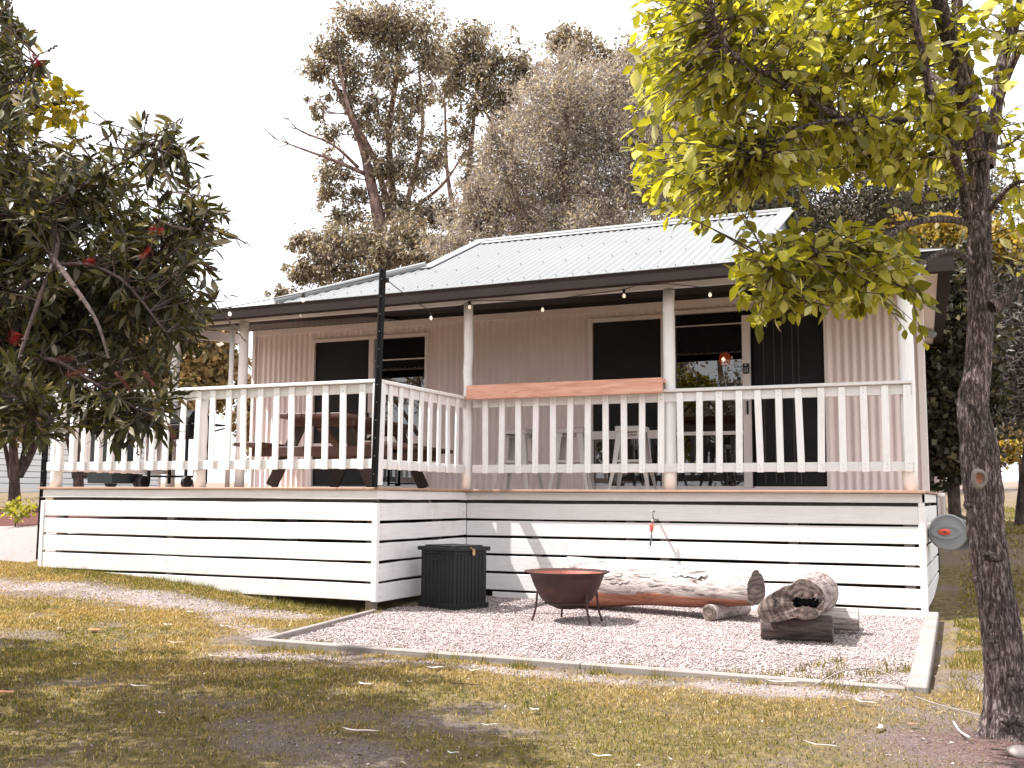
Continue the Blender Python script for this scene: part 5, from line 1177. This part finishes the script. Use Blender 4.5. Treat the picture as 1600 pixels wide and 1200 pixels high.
# silver conifer, right edge
D = 17; b = gp(1590, D)
far_tree('silver_conifer', 'silvery grey conifer at the right edge behind the near trunk', 'tree', tuple(b), [([b, PD(1612, 600, D), PD(1600, 400, D)], .08, .04)],
    [cl(*q) for q in [(1600, 430, D, 50, 36, 2200), (1590, 500, D, 50, 46, 3200), (1600, 570, D, 54, 46, 3400), (1590, 630, D, 44, 34, 2200), (1640, 520, D, 50, 120, 3000), (1570, 470, D, 24, 30, 900), (1575, 560, D, 26, 40, 1300)]], 'leaf_silver', 'bark_dark', .11, .14, droop=.2, twig=8, upward=.1, spread=.26, density=2.2)
D = 34; b = gp(1596, D)
far_tree('small_tree', 'small yellow-green tree in the sunlit paddock at the right edge', 'tree', tuple(b), [([b, PD(1594, 730, D), PD(1592, 690, D)], .08, .03)], [cl(*q) for q in [(1585, 690, D, 24, 26, 1400), (1605, 680, D, 24, 30, 1200), (1572, 705, D, 12, 14, 400)]], 'leaf_gold', 'bark_dark', .16, .35, twig=6)
# rounded tan tree seen under the left verandah corner
D = 24; b = gp(310, D)
far_tree('round_tree', 'rounded tan and olive tree seen below the left corner of the verandah roof', 'tree', tuple(b), [([b, PD(310, 700, D), PD(308, 600, D)], .16, .06)],
    [cl(*q) for q in [(300, 510, D, 36, 18, 900), (340, 525, D, 26, 16, 700), (285, 545, D, 40, 20, 1100), (330, 555, D, 34, 20, 1000), (350, 575, D, 24, 18, 600), (290, 585, D, 44, 20, 1200), (240, 560, D, 34, 34, 1300), (320, 610, D, 44, 24, 1200), (390, 610, D, 18, 24, 500), (392, 660, D, 18, 40, 700), (250, 620, D, 34, 34, 1000), (200, 580, D, 34, 34, 900)]], 'leaf_tan', 'bark_dark', .15, .34, droop=0, twig=6, spread=.2, density=1.8)
# multi stemmed trees on the far left
D = 17
for px_, lab, cc in ((30, 'many stemmed small tree at the left edge in front of the white fence', [(20, 620, 50, 30, 2000), (-30, 640, 50, 40, 1500), (60, 630, 34, 26, 1100), (15, 665, 34, 18, 600)]), (130, 'shrub with several dark stems behind the left end of the deck', [(125, 640, 46, 26, 1100), (150, 655, 30, 20, 500)])):
    b = gp(px_, D); zt = 765 if px_ == 30 else 768; b = PD(px_-5, zt, D); b[2] = gz(b[0], b[1])-.03
    st = [([b, PD(px_-8, 725, D), PD(px_-10, 690, D), PD(px_-12, 650, D)], .10, .04)]+[([PD(px_-6+q*.2, 745, D), PD(px_+q*.6, 705, D+.2), PD(px_+q, 655, D+.2)], .05, .025) for q in (-34, 12, 28, 38)]
    far_tree('multi_stem_tree', lab, 'tree', tuple(b), st, [cl(x, y, D, rx, ry, n) for x, y, rx, ry, n in cc], 'leaf_tan' if px_ == 30 else 'leaf_darkbrown', 'bark_dark', .12, .25, droop=.3, twig=7)
b = PD(25, 800, 14.2); b[2] = gz(b[0], b[1])
far_tree('low_plant', 'small green plant in the dark mulch bed at the far left', 'plant', tuple(b), [([b, b+np.array((0, 0, .12)), b+np.array((.02, 0, .2))], .01, .004)], [(b+np.array((0, 0, .2)), (.22, .2, .13), 260)], 'leaf_foreground', 'bark_twig', .07, .35, droop=0, twig=6)
# trees behind the photographer, seen mirrored in the glass and shading the lawn
def rear_gum(name, label, x, y, h, r, n, seed, mat='leaf_gum'):
    b = np.array((x, y, gz(x, y)-.1)); t = [([b, b+np.array((.1, .1, h*.4)), b+np.array((-.2, .3, h*.7)), b+np.array((0, .2, h*.95))], .22, .04), ([b+np.array((.1, .1, h*.35)), b+np.array((r*.5, 0, h*.6)), b+np.array((r*.7, .2, h*.8))], .12, .03), ([b+np.array((.05, .1, h*.35)), b+np.array((-r*.5, 0, h*.6)), b+np.array((-r*.8, .2, h*.75))], .12, .03)]
    cs = []
    for i in range(n):
        a = rng.uniform(0, 6.28); q = rng.uniform(.2, 1)**.5; zz = rng.uniform(.35, 1.0); cs.append((b+np.array((math.cos(a)*r*q, math.sin(a)*r*q, h*zz)), (r*.26, r*.26, h*.07), 420))
    far_tree(name, label, 'tree', tuple(b), t, cs, mat, 'bark_gum', .2, .2, droop=.9, twig=5, group='gum trees mirrored in the windows')
rear_gum('gum_tree', 'gum tree mirrored in the left sliding door of the cabin', -19, -27, 11, 4.2, 26, 1)
rear_gum('gum_tree', 'gum tree mirrored in the right sliding door of the cabin', -4.5, -26, 10, 4.0, 26, 2)
rear_gum('gum_tree', 'gum tree mirrored between the doors of the cabin', -11.5, -33, 12, 4.5, 22, 3)
rear_gum('shade_tree', 'leafy tree standing left of the lawn, out of the picture, shading the grass', -2.7, -6.25, 6.3, 2.35, 26, 4)

# ------------------------------------------------------------------ NEAR TREE ON THE RIGHT
nb = PD(1580, 1172, 4.42); nt_root = root('broadleaf_tree', tuple(nb), 'near tree with rough dark bark and bright yellow-green leaves filling the upper right', 'tree')
TD = 4.42
tr_px = [(1584, 1215, 52), (1582, 1172, 48), (1578, 1110, 38), (1572, 1050, 34.5), (1566, 1000, 33), (1559, 950, 32), (1551, 900, 31.5), (1546, 870, 33), (1540, 830, 31), (1538, 790, 31), (1534, 750, 33), (1531, 705, 32), (1524, 665, 28.5), (1520, 640, 27.5), (1522, 610, 26.5), (1528, 575, 24), (1531, 530, 23), (1532, 480, 22), (1530, 430, 21), (1530, 380, 20.5), (1531, 320, 19.5), (1529, 260, 18.5), (1526, 210, 18), (1516, 150, 15), (1508, 100, 12.5), (1500, 50, 11.5), (1494, -20, 10.5), (1490, -120, 9), (1480, -300, 6)]
cps = [PD(x, y, TD+.0006*max(0, 1172-y)) for x, y, r_ in tr_px]; sp = spline(cps, 6); rads = np.interp(np.linspace(0, 1, len(sp)), np.linspace(0, 1, len(tr_px)), [r_*.90*TD/FPX for x, y, r_ in tr_px])
nn = 72; V = []; T = np.gradient(sp, axis=0); T = unit(T); u = np.array((1., 0, 0)); rr_ = np.random.default_rng(2); gr = rr_.random((40, 96))
for i in range(len(sp)):
    u = u-T[i]*(u@T[i]); u /= np.linalg.norm(u); v = np.cross(T[i], u); s_ = i*.35
    for k in range(nn):
        a = 2*math.pi*k/nn; ridg = .030*math.sin(a*11+1.5*math.sin(s_*.8)+.6*math.sin(a*3+s_))+.022*math.sin(a*19-1.2*math.sin(s_*1.1+a*2))+.02*math.sin(a*7+s_*1.3)
        bulge = .03*math.sin(a*2+s_*.35)+.02*math.sin(a*3-s_*.6)
        root_f = max(0, 1-i/20)**2*(.55*max(0, math.sin(a*4+1))+.25)
        V.append(sp[i]+rads[i]*(1+ridg+bulge+root_f+.012*rr_.normal())*(math.cos(a)*u+math.sin(a)*v))
F = [(i*nn+k, i*nn+(k+1) % nn, (i+1)*nn+(k+1) % nn, (i+1)*nn+k) for i in range(len(sp)-1) for k in range(nn)]
mesh_obj('trunk', V, F, 'bark_foreground', nt_root, True)
def knot(px, py, d, rx, rz, hole=True):
    c = PD(px, py, d); nrm = unit(-AF*np.array((1, 1, .2))+AR*-.15); rt_ = unit(np.cross((0, 0, 1.), nrm)); rt_ = rt_ if rt_@AR > 0 else -rt_; upk = np.cross(nrm, rt_); upk = upk if upk[2] > 0 else -upk
    V = []; prof = [(1.25, -.012), (1.1, .006), (.85, .012), (.68, .004), (.6, -.008)]; n = 22
    for r_, z in prof:
        for k in range(n): a = 2*math.pi*k/n; w_ = 1+.06*math.sin(3*a+1); V.append(c+rt_*rx*r_*w_*math.cos(a)+upk*rz*r_*w_*math.sin(a)+nrm*z)
    F = [(q*n+k, q*n+(k+1) % n, (q+1)*n+(k+1) % n, (q+1)*n+k) for q in range(4) for k in range(n)]
    mesh_obj('knot_ring', V, F, 'grey_timber', nt_root, True)
    mesh_obj('knot_hole', V[-n:]+[c-nrm*.012], [(k, (k+1) % n, n) for k in range(n)], 'log_red', nt_root)
knot(1531, 748, TD-.075, .026, .034)
for (x, y, r_) in [(1582, 1052, 9), (1590, 1075, 10), (1575, 1125, 12), (1592, 1130, 9), (1552, 1000, 9), (1548, 870, 12), (1512, 790, 8), (1526, 905, 8)]:
    c = PD(x, y, TD-.075); m_ = MB(); Vb = []; Fb = []; n = 12
    for i in range(7):
        th = math.pi*i/6
        for k in range(n): a = 2*math.pi*k/n; q = r_*TD/FPX*(1+.22*rr_.normal()); Vb.append(c+AR*q*math.sin(th)*math.cos(a)+np.array((0, 0, 1))*q*.6*math.cos(th)+AF*q*.8*math.sin(th)*math.sin(a))
    Fb = [(i*n+k, i*n+(k+1) % n, (i+1)*n+(k+1) % n, (i+1)*n+k) for i in range(6) for k in range(n)]; mesh_obj('burl', Vb, Fb, 'bark_foreground', nt_root, True)
def px_limb(pts, r0, r1, name='branch'):
    """pts: (px,py,depth)"""
    sp = spline([PD(*p) for p in pts], 6); t_ = Tubes(); t_.add(sp, np.linspace(r0, r1, len(sp))*(1+.06*np.sin(np.arange(len(sp))*1.3)), 9); t_.build(name, 'bark_foreground', nt_root); return sp
limbs = [px_limb(p, a, b_) for p, a, b_ in [
    ([(1530, 250, TD), (1514, 185, TD-.02), (1502, 130, TD-.05), (1482, 60, TD-.1), (1465, -10, TD-.2), (1440, -120, TD-.3)], .042, .028),
    ([(1540, 260, TD), (1552, 190, TD+.05), (1566, 100, TD+.1), (1590, 20, TD+.15), (1620, -60, TD+.2)], .034, .02),
    ([(1530, 300, TD), (1560, 160, TD-.05), (1600, 60, TD-.1), (1640, 0, TD-.2)], .02, .014),
    ([(1526, 350, TD-.02), (1512, 345, TD-.08), (1502, 280, TD-.2), (1487, 233, TD-.3), (1470, 190, TD-.35), (1455, 150, TD-.4), (1440, 80, TD-.45), (1424, 0, TD-.5), (1415, -80, TD-.5)], .018, .013),
    ([(1500, 232, TD-.25), (1440, 190, TD-.3), (1392, 188, TD-.3), (1310, 188, TD-.4), (1250, 200, TD-.5), (1180, 250, TD-.6)], .014, .006),
    ([(1320, 188, TD-.35), (1270, 160, TD-.45), (1208, 121, TD-.6), (1150, 90, TD-.7), (1117, 33, TD-.75), (1110, -20, TD-.8)], .012, .006),
    ([(1515, 348, TD-.05), (1470, 342, TD-.2), (1420, 350, TD-.35), (1380, 372, TD-.5), (1320, 395, TD-.6), (1255, 400, TD-.7), (1200, 420, TD-.75)], .016, .006),
    ([(1518, 410, TD-.03), (1490, 392, TD-.15), (1462, 398, TD-.25), (1420, 424, TD-.4), (1375, 436, TD-.5), (1300, 450, TD-.6), (1220, 465, TD-.7)], .013, .005),
    ([(1548, 480, TD), (1572, 465, TD+.02), (1600, 436, TD+.05), (1650, 400, TD+.1)], .028, .02),
    ([(1500, 150, TD-.1), (1440, 110, TD+.1), (1360, 90, TD+.2), (1260, 70, TD+.2), (1160, 50, TD+.1)], .016, .006),
    ([(1525, 230, TD), (1460, 240, TD+.25), (1380, 260, TD+.4), (1280, 262, TD+.5), (1180, 280, TD+.4)], .016, .005),
    ([(1545, 330, TD), (1580, 290, TD-.15), (1620, 280, TD-.2)], .012, .007), ([(1520, 170, TD), (1560, 230, TD+.3), (1620, 190, TD+.5)], .014, .008)]]
skel = np.concatenate(limbs+[sp[110:]])
def in_poly(x, y, poly):
    c = np.zeros(len(x), bool); n = len(poly)
    for i in range(n):
        x0, y0 = poly[i]; x1, y1 = poly[(i+1) % n]; k = ((y0 > y) != (y1 > y)) & (x < (x1-x0)*(y-y0)/((y1-y0) or 1e-9)+x0); c ^= k
    return c
def sample_poly(poly, n):
    P = np.array(poly); lo, hi = P.min(0), P.max(0); x = rng.uniform(lo[0], hi[0], n*4); y = rng.uniform(lo[1], hi[1], n*4); k = in_poly(x, y, poly); return x[k][:n], y[k][:n]
def twigs_leaves(regions, skel, parent, leafmat_, barkmat, lsz, lwr, per, droop, singles, simple=False, twr=.0028, reach=.35, curl=.12, whorl=False):
    tb = Tubes(); LP = []; LD = []; LN = []
    for poly, n, d0, d1 in regions:
        x, y = sample_poly(poly, n)
        for px_, py_ in zip(x, y):
            d_ = rng.uniform(d0, d1); tip = PD(px_, py_, d_); q = np.linalg.norm(skel-tip, axis=1); i = int(np.argmin(q+rng.uniform(0, .15, len(q)))); a = skel[i]
            if q[i] > reach:   # keep twigs short: start from a point on the way
                a = tip+(a-tip)*(reach/q[i])*1.0
            tw = limb(a, tip, .12, 6, up=-.2); tb.add(tw, np.linspace(twr*1.3, twr*.4, 6), 4)
            m_ = int(rng.integers(per[0], per[1]+1)); td = unit(tw[-1]-tw[-3])
            for j in range(m_):
                t = 1-(j/max(1, m_-1))*.75 if not whorl else 1-rng.random()*.8; f = t*5; k = min(4, int(f)); p = tw[k]+(tw[k+1]-tw[k])*(f-k)
                s_ = rng.normal(0, 1, 3); s_ -= td*(s_@td); s_ /= np.linalg.norm(s_); LP.append(p); LD.append(td*rng.uniform(.3, 1.0)+s_*rng.uniform(.5, 1.0)+np.array((0, 0, -droop*rng.uniform(.3, 1.3)))); LN.append(np.array((0, 0, 1.))+rng.normal(0, .55, 3))
    tb.build('twigs', barkmat, parent, True)
    P, D, N_ = map(np.array, (LP, LD, LN)); n = len(P); L = lsz*rng.uniform(.55, 1.25, n); V, F = leaves(P, D, N_, L, L*lwr*rng.uniform(.8, 1.2, n), simple=simple, curl=curl); leaf_objs(V, F, leafmat_, parent, singles)
twigs_leaves([
    ([(1000, 0), (990, 80), (985, 130), (985, 250), (1000, 320), (1070, 365), (1095, 340), (1180, 300), (1230, 315), (1280, 300), (1300, 230), (1320, 120), (1300, -60), (1000, -60)], 820, 3.6, 4.9),
    ([(1250, -60), (1250, 230), (1330, 270), (1420, 290), (1490, 290), (1500, 180), (1460, 60), (1450, -60)], 400, 3.9, 5.1),
    ([(1300, 120), (1300, 290), (1420, 300), (1490, 240), (1440, 120)], 130, 4.6, 5.4),
    ([(1150, 370), (1140, 480), (1190, 510), (1260, 490), (1330, 490), (1400, 455), (1445, 430), (1420, 380), (1330, 350), (1230, 350)], 240, 3.55, 4.3),
    ([(1390, 420), (1400, 540), (1450, 540), (1475, 500), (1450, 430)], 8, 3.7, 4.1),
    ([(1060, 340), (1090, 365), (1130, 350), (1120, 330)], 6, 3.8, 4.2),
    ([(1450, -60), (1470, 120), (1520, 60), (1600, 120), (1640, 60), (1640, -60)], 60, 4.1, 4.9),
    ([(1560, 130), (1570, 420), (1650, 440), (1650, 120)], 38, 4.0, 5.0),
    ([(1490, 60), (1490, 200), (1560, 210), (1600, 150), (1560, 60)], 16, 3.9, 4.2),
    ([(1000, -60), (1700, -60), (1700, -400), (1000, -400)], 80, 3.8, 5.2)],
    skel, nt_root, 'leaf_foreground', 'bark_twig', .064, .27, (4, 8), .45, 300)

# ------------------------------------------------------------------ BOTTLEBRUSH ON THE LEFT
bb = PD(-260, 1050, 5.2); bb[2] = gz(bb[0], bb[1]); bbr = root('bottlebrush', tuple(bb), 'near dark bottlebrush bush with narrow leaves, seed spikes and red flowers at the left', 'bush')
BD = 4.7; B0_ = bb
bl = []
def bl_limb(pts, r0, r1):
    sp = spline([np.array(p, float) for p in pts], 6); t_ = Tubes(); t_.add(sp, np.linspace(r0, r1, len(sp)), 8); t_.build('branch', 'bark_twig', bbr); bl.append(sp)
for pp in [[(-200, 700, 5.0), (-60, 420, 4.8), (60, 330, 4.6), (150, 280, 4.5), (250, 215, 4.4)], [(-200, 700, 5.0), (-80, 300, 5.0), (0, 160, 5.0), (40, 60, 5.0)],
           [(-200, 720, 5.0), (-40, 520, 4.6), (80, 420, 4.4), (180, 430, 4.3), (260, 520, 4.2)], [(-200, 720, 5.0), (0, 560, 4.9), (120, 480, 4.8), (220, 400, 4.7), (310, 340, 4.6)],
           [(-200, 730, 5.0), (-40, 620, 4.5), (60, 560, 4.3), (150, 600, 4.2), (230, 650, 4.2)], [(-200, 740, 5.0), (-60, 660, 4.2), (20, 620, 4.0), (70, 680, 3.95)], [(60, 330, 4.6), (90, 380, 4.4), (60, 470, 4.2), (30, 560, 4.1), (10, 650, 4.05)], [(80, 400, 4.3), (110, 440, 4.1), (150, 500, 4.0), (170, 560, 3.95)]]:
    bl_limb([PD(*p) for p in pp], .013, .004)
bl_limb([PD(-30, 230, 4.9), PD(10, 160, 4.7), PD(40, 115, 4.55), PD(58, 88, 4.5)], .006, .003)
bl_limb([PD(-60, 200, 4.9), PD(-20, 90, 4.8), PD(5, 20, 4.75), PD(20, -30, 4.7)], .008, .003)
bl_limb([B0_, B0_*.6+PD(-200, 710, 5)*.4+np.array((.05, 0, 0)), PD(-200, 700, 5)], .06, .03)
bsk = np.concatenate(bl)
twigs_leaves([
    ([(-80, 90), (20, 95), (60, 180), (110, 250), (200, 225), (280, 200), (285, 250), (310, 300), (345, 340), (325, 400), (340, 450), (315, 500), (310, 540), (290, 600), (285, 640), (220, 650), (150, 660), (90, 640), (-80, 700)], 680, 4.2, 5.5),
    ([(200, 190), (300, 170), (345, 300), (390, 380), (365, 450), (350, 540), (320, 600), (290, 680), (230, 720), (250, 600), (300, 480), (300, 320)], 46, 4.2, 4.6),
    ([(-30, -10), (40, 10), (60, 70), (90, 120), (40, 130), (-30, 90)], 34, 4.5, 5.0),
    ([(180, 330), (330, 330), (335, 400), (320, 470), (330, 520), (285, 560), (270, 620), (190, 620)], 170, 4.3, 4.9),
    ([(-80, 240), (120, 260), (220, 300), (240, 420), (220, 560), (100, 600), (-80, 650)], 980, 4.6, 5.6),
    ([(-60, 560), (60, 560), (90, 640), (80, 700), (20, 690), (-60, 700)], 60, 3.8, 4.3),
    ([(90, 620), (260, 620), (275, 670), (200, 700), (130, 690)], 50, 4.0, 4.4),
    ([(-80, -20), (0, -20), (20, 20), (10, 60), (-80, 100)], 16, 4.6, 5.2),
    ([(-400, 0), (-80, 60), (-80, 700), (-400, 700)], 300, 4.2, 5.6)],
    bsk, bbr, 'leaf_bottlebrush', 'bark_twig', .074, .14, (8, 13), .1, 200, whorl=True, reach=.28)
# fruiting spikes poking out of the outline
tb = Tubes(); CP = []
for (x0, y0, x1, y1) in [(320, 345, 388, 381), (280, 385, 360, 357), (255, 250, 287, 182), (215, 225, 285, 184), (180, 220, 193, 197), (270, 300, 335, 308), (250, 345, 300, 360), (300, 420, 385, 535), (20, 50, 38, 45), (0, 55, 22, 36), (60, 85, 90, 70), (280, 285, 300, 292), (225, 205, 232, 178), (120, 220, 145, 212), (150, 225, 175, 210), (-10, 30, 20, 0), (210, 620, 215, 715), (255, 640, 275, 700), (100, 690, 118, 660), (290, 400, 345, 425), (300, 330, 340, 335)]:
    d_ = rng.uniform(4.15, 4.5); a, b_ = PD(x0, y0, d_), PD(x1, y1, d_-.05); q = limb(a, b_, .06, 7); tb.add(q, np.linspace(.003, .0016, 7), 5); w_n = bsk[int(np.argmin(np.linalg.norm(bsk-a, axis=1)))]; tb.add(limb(w_n, a, .1, 6), np.linspace(.0045, .003, 6), 5)
    for t in np.linspace(.45, .95, 16):
        f = t*6; k = min(5, int(f)); CP.append((q[k]+(q[k+1]-q[k])*(f-k), rng.normal(0, 1, 3)))
tb.build('seed_spikes', 'seed_brown', bbr, True)
cm = MB()
for p, n_ in CP: n_ = n_/np.linalg.norm(n_); cm.box(p+n_*.004, (.007, .007, .007), .002)
for p in bsk[::2]:
    if rng.random() < .7: n_ = rng.normal(0, 1, 3); n_ /= np.linalg.norm(n_); cm.box(p+n_*.012, (.010, .010, .009), .003)
cm.build('seed_capsules', 'seed_brown', bbr)['kind'] = 'stuff'
def brush(px_, py_, d_, ax, L, r_, mat, n=420, lab=None):
    c = PD(px_, py_, d_); a = unit(AR*ax[0]+AU*ax[1]+AF*.2); t = rng.uniform(-.5, .5, n); s_ = rng.normal(0, 1, (n, 3)); s_ -= (s_@a)[:, None]*a; s_ = unit(s_); b0 = c+a*t[:, None]*L; e = b0+s_*r_*rng.uniform(.75, 1.1, (n, 1))+a*.006+np.array((0, 0, -.003)); w_ = np.cross(a, s_)*.0007
    V = np.stack([b0-w_, b0+w_, e], 1); k_ = e; q = .0014; T = np.stack([k_-w_*2, k_+w_*2, k_+s_*q*1.6], 1); V = np.concatenate([V, T]).reshape(-1, 3)
    o = fast_obj('flower', V, np.arange(len(V)).reshape(-1, 3), mat, bbr, origin=c)
    if lab: o['label'] = lab
for q in [(56, 92, 4.5, (.5, -.8), .05, .022, 'red_flower'), (243, 358, 4.25, (1, -.1), .055, .020, 'red_flower'), (226, 396, 4.2, (.6, .6), .055, .02, 'red_flower'), (138, 408, 4.3, (.9, .1), .05, .017, 'red_flower'), (22, 529, 4.0, (.3, .8), .045, .026, 'red_flower'), (118, 583, 4.1, (1, .3), .08, .016, 'old_flower'), (192, 595, 4.1, (.6, -.9), .09, .017, 'old_flower'), (232, 590, 4.15, (.5, -.8), .07, .013, 'old_flower'), (268, 672, 4.1, (.35, -1), .06, .012, 'old_flower'), (255, 210, 4.4, (.6, .5), .04, .016, 'old_flower'), (275, 300, 4.3, (1, .1), .05, .014, 'old_flower'), (100, 560, 4.2, (1, 0), .06, .012, 'old_flower')]: brush(*q)
# yellow leaved tree poking through behind it
D = 6.4; b = gp(-150, D)
yt = root('yellow_leaf_tree', tuple(b), 'tree with yellow-green leaves showing through behind the bottlebrush at the far left', 'tree')
yl = []
for pp in [[tuple(b), PD(-160, 500, D), PD(-60, 250, D), PD(60, 170, D), PD(125, 160, D)], [PD(-160, 500, D), PD(-40, 380, D), PD(60, 280, D), PD(110, 260, D)], [PD(-160, 520, D), PD(0, 500, D), PD(90, 440, D)]]:
    sp = spline(pp, 6); t_ = Tubes(); t_.add(sp, np.linspace(.05, .008, len(sp)), 8); t_.build('branch', 'bark_twig', yt); yl.append(sp)
twigs_leaves([([(-60, 80), (30, 90), (90, 120), (135, 150), (138, 185), (110, 215), (60, 200), (-60, 160)], 60, 5.9, 6.6), ([(-60, 160), (60, 200), (110, 250), (100, 290), (40, 320), (-60, 400)], 34, 6.2, 6.8), ([(-60, 420), (120, 420), (100, 620), (-60, 620)], 30, 6, 6.8), ([(-400, -60), (-60, -60), (-60, 500), (-400, 500)], 120, 5.9, 7.5)],
    np.concatenate(yl), yt, 'leaf_yellow', 'bark_twig', .085, .26, (5, 8), .2, 60)

# ------------------------------------------------------------------ FALLEN LEAVES, BARK AND STICKS
def fallen(px_, py_, L, w_, mat, ang, curve, label, name='fallen_leaf', cat='leaf'):
    # lies on the ground where the sight line meets it
    lo_, hi_ = 2.0, 14.0; c = None
    for d_ in np.linspace(3, 13, 800):
        p = PD(px_, py_, d_)
        if p[2] <= gz(p[0], p[1])+.012: c = p; break
    if c is None: return
    c[2] = gz(c[0], c[1])+.022; n = 9; V = []; F = []; a = R(ang)
    for i in range(n):
        t = i/(n-1)*2-1; x = t*L/2; y = curve*.6*L*(t*t-.5); hw = w_/2*(1-t*t)**.6+.0008; z = .004*(t*t)+.002*math.sin(t*4)
        for k, s_ in enumerate((-1, 0, 1)):
            xx, yy = x, y+s_*hw; V.append((c[0]+xx*math.cos(a)-yy*math.sin(a), c[1]+xx*math.sin(a)+yy*math.cos(a), c[2]+z+(.10*hw if k != 1 else -.2*hw)))
    F = [(i*3+k, i*3+k+1, (i+1)*3+k+1, (i+1)*3+k) for i in range(n-1) for k in (0, 1)]
    o = mesh_obj(name, V, F, mat, None, True); tag(o, label, cat, 'fallen leaves and bark on the lawn'); return o
FL = [(562, 1145, .17, .022, 'fallen_pale', 5, .08, 'long pale grey-green gum leaf lying on the near lawn'), (570, 1072, .09, .028, 'fallen_pale', -12, .06, 'cream curled leaf on the lawn left of the small red stick'), (765, 1136, .085, .018, 'fallen_pale', 18, .1, 'small pale gum leaf lying near the bottom centre of the lawn'),
      (147, 986, .10, .055, 'fallen_orange', 5, 0, 'orange oval leaf in the shade below the left deck boards'), (10, 1085, .09, .055, 'fallen_orange', 0, 0, 'orange oval leaf at the left edge of the lawn'), (216, 1075, .11, .026, 'fallen_pale', 4, .03, 'pinkish leaf lying in the shaded left lawn'),
      (252, 1118, .05, .014, 'fallen_pale', -15, .1, 'tiny pale leaf on the dark lower left lawn'), (262, 978, .09, .02, 'fallen_pale', -5, .05, 'white sliver of bark on the pale ground left of the gravel'), (350, 980, .08, .022, 'fallen_pale', 0, .1, 'cream leaf on the sunlit ground left of the gravel'), (335, 1027, .11, .012, 'fallen_pale', -5, .1, 'thin curved bark strip left of the gravel corner'),
      (276, 1006, .12, .016, 'fallen_pale', 14, .1, 'short thin bark strip on the shaded lawn'), (405, 985, .14, .014, 'fallen_pale', 50, .16, 'curved straw coloured strip at the tip of the gravel edging'), (190, 955, .06, .02, 'fallen_pale', 40, .15, 'small cream leaf on the worn ground by the deck'), (297, 958, .07, .03, 'fallen_pale', -10, .1, 'pale round leaf on the worn ground by the deck'),
      (1352, 1100, .12, .016, 'fallen_pale', -25, .25, 'pale curled bark ribbon near the right corner of the edging'), (1372, 1140, .10, .017, 'fallen_pale', 80, .35, 'white crescent of bark on the right lawn'), (1220, 1068, .17, .022, 'fallen_pale', 6, .12, 'long pinkish bark strip lying against the front edging'), (940, 1185, .08, .012, 'fallen_pale', 12, .15, 'thin pale leaf at the bottom centre right of the lawn'),
      (822, 1041, .045, .032, 'fallen_brown', 30, 0, 'round brown leaf against the front edging'), (680, 1046, .10, .03, 'fallen_pale', 25, .05, 'long dull leaf just below the front edging'), (740, 1050, .06, .02, 'fallen_pale', 20, .1, 'cream leaf chip just below the front edging'), (93, 984, .04, .02, 'fallen_pale', 0, 0, 'tiny cream leaf at the left of the shaded lawn'), (1283, 1168, .15, .006, 'fallen_pale', -15, .05, 'thin white twig on the right lawn'),
      (835, 1112, .05, .02, 'fallen_pale', 0, .1, 'small white leaf chip in the middle of the lawn'), (120, 1040, .05, .02, 'fallen_pale', 15, 0, 'pale leaf among the dark left lawn'), (8, 924, .06, .03, 'fallen_orange', 15, 0, 'small orange leaf at the far left on the worn ground'), (1282, 1085, .07, .014, 'fallen_pale', 40, .1, 'little pale bark chip below the right end of the edging'), (708, 1181, .05, .014, 'fallen_pale', 8, .1, 'little pale sliver near the bottom of the lawn'), (640, 1068, .03, .012, 'fallen_pale', 8, .1, 'very small cream chip beside the red stick'), (1425, 1135, .05, .02, 'fallen_brown', 0, 0, 'tan leaf on the lawn left of the near trunk')]
for q in FL: fallen(*q)
def ground_pt(px_, py_, dz=.01):
    for d_ in np.linspace(2.5, 13, 1200):
        p = PD(px_, py_, d_)
        if p[2] <= gz(p[0], p[1])+.005: return p+np.array((0, 0, dz))
def stick(pts, r_, mat, label):
    sp = spline([ground_pt(x, y, z) for x, y, z in pts], 5); V, F = tube_arrays(sp, r_, 6); o = mesh_obj('stick', V, F, mat, None, True); tag(o, label, 'stick')
stick([(705, 1072, .015), (730, 1073, .015), (752, 1074, .012)], .0025, 'rusty_steel', 'small straight red stick on the lawn in front of the edging')
stick([(1270, 1078, .02), (1320, 1066, .06), (1370, 1064, .06), (1425, 1082, .02)], .0035, 'grey_timber', 'thin bent grey twig arching over the right edging corner')
stick([(1430, 1095, .02), (1470, 1112, .03), (1545, 1128, .02)], .003, 'grey_timber', 'long thin grey twig lying from the edging to the near trunk')
stick([(1490, 1135, .02), (1500, 1150, .02), (1515, 1160, .02)], .004, 'fallen_pale', 'short pale curved twig beside the foot of the near trunk')
def stone(px_, py_, s_, label):
    c = ground_pt(px_, py_, 0); r__ = np.random.default_rng(int(px_)); V = []; n = 10
    for i in range(6):
        th = math.pi*i/5
        for k in range(n): a = 2*math.pi*k/n; q = s_*(1+.15*r__.normal()); V.append(c+np.array((q*math.sin(th)*math.cos(a), q*math.sin(th)*math.sin(a)*.8, q*.6*math.cos(th)+s_*.2)))
    tag(mesh_obj('stone', V, [(i*n+k, i*n+(k+1) % n, (i+1)*n+(k+1) % n, (i+1)*n+k) for i in range(5) for k in range(n)], 'stone', None, True), label, 'stone')
stone(1594, 1180, .045, 'rounded grey stone at the foot of the near trunk')
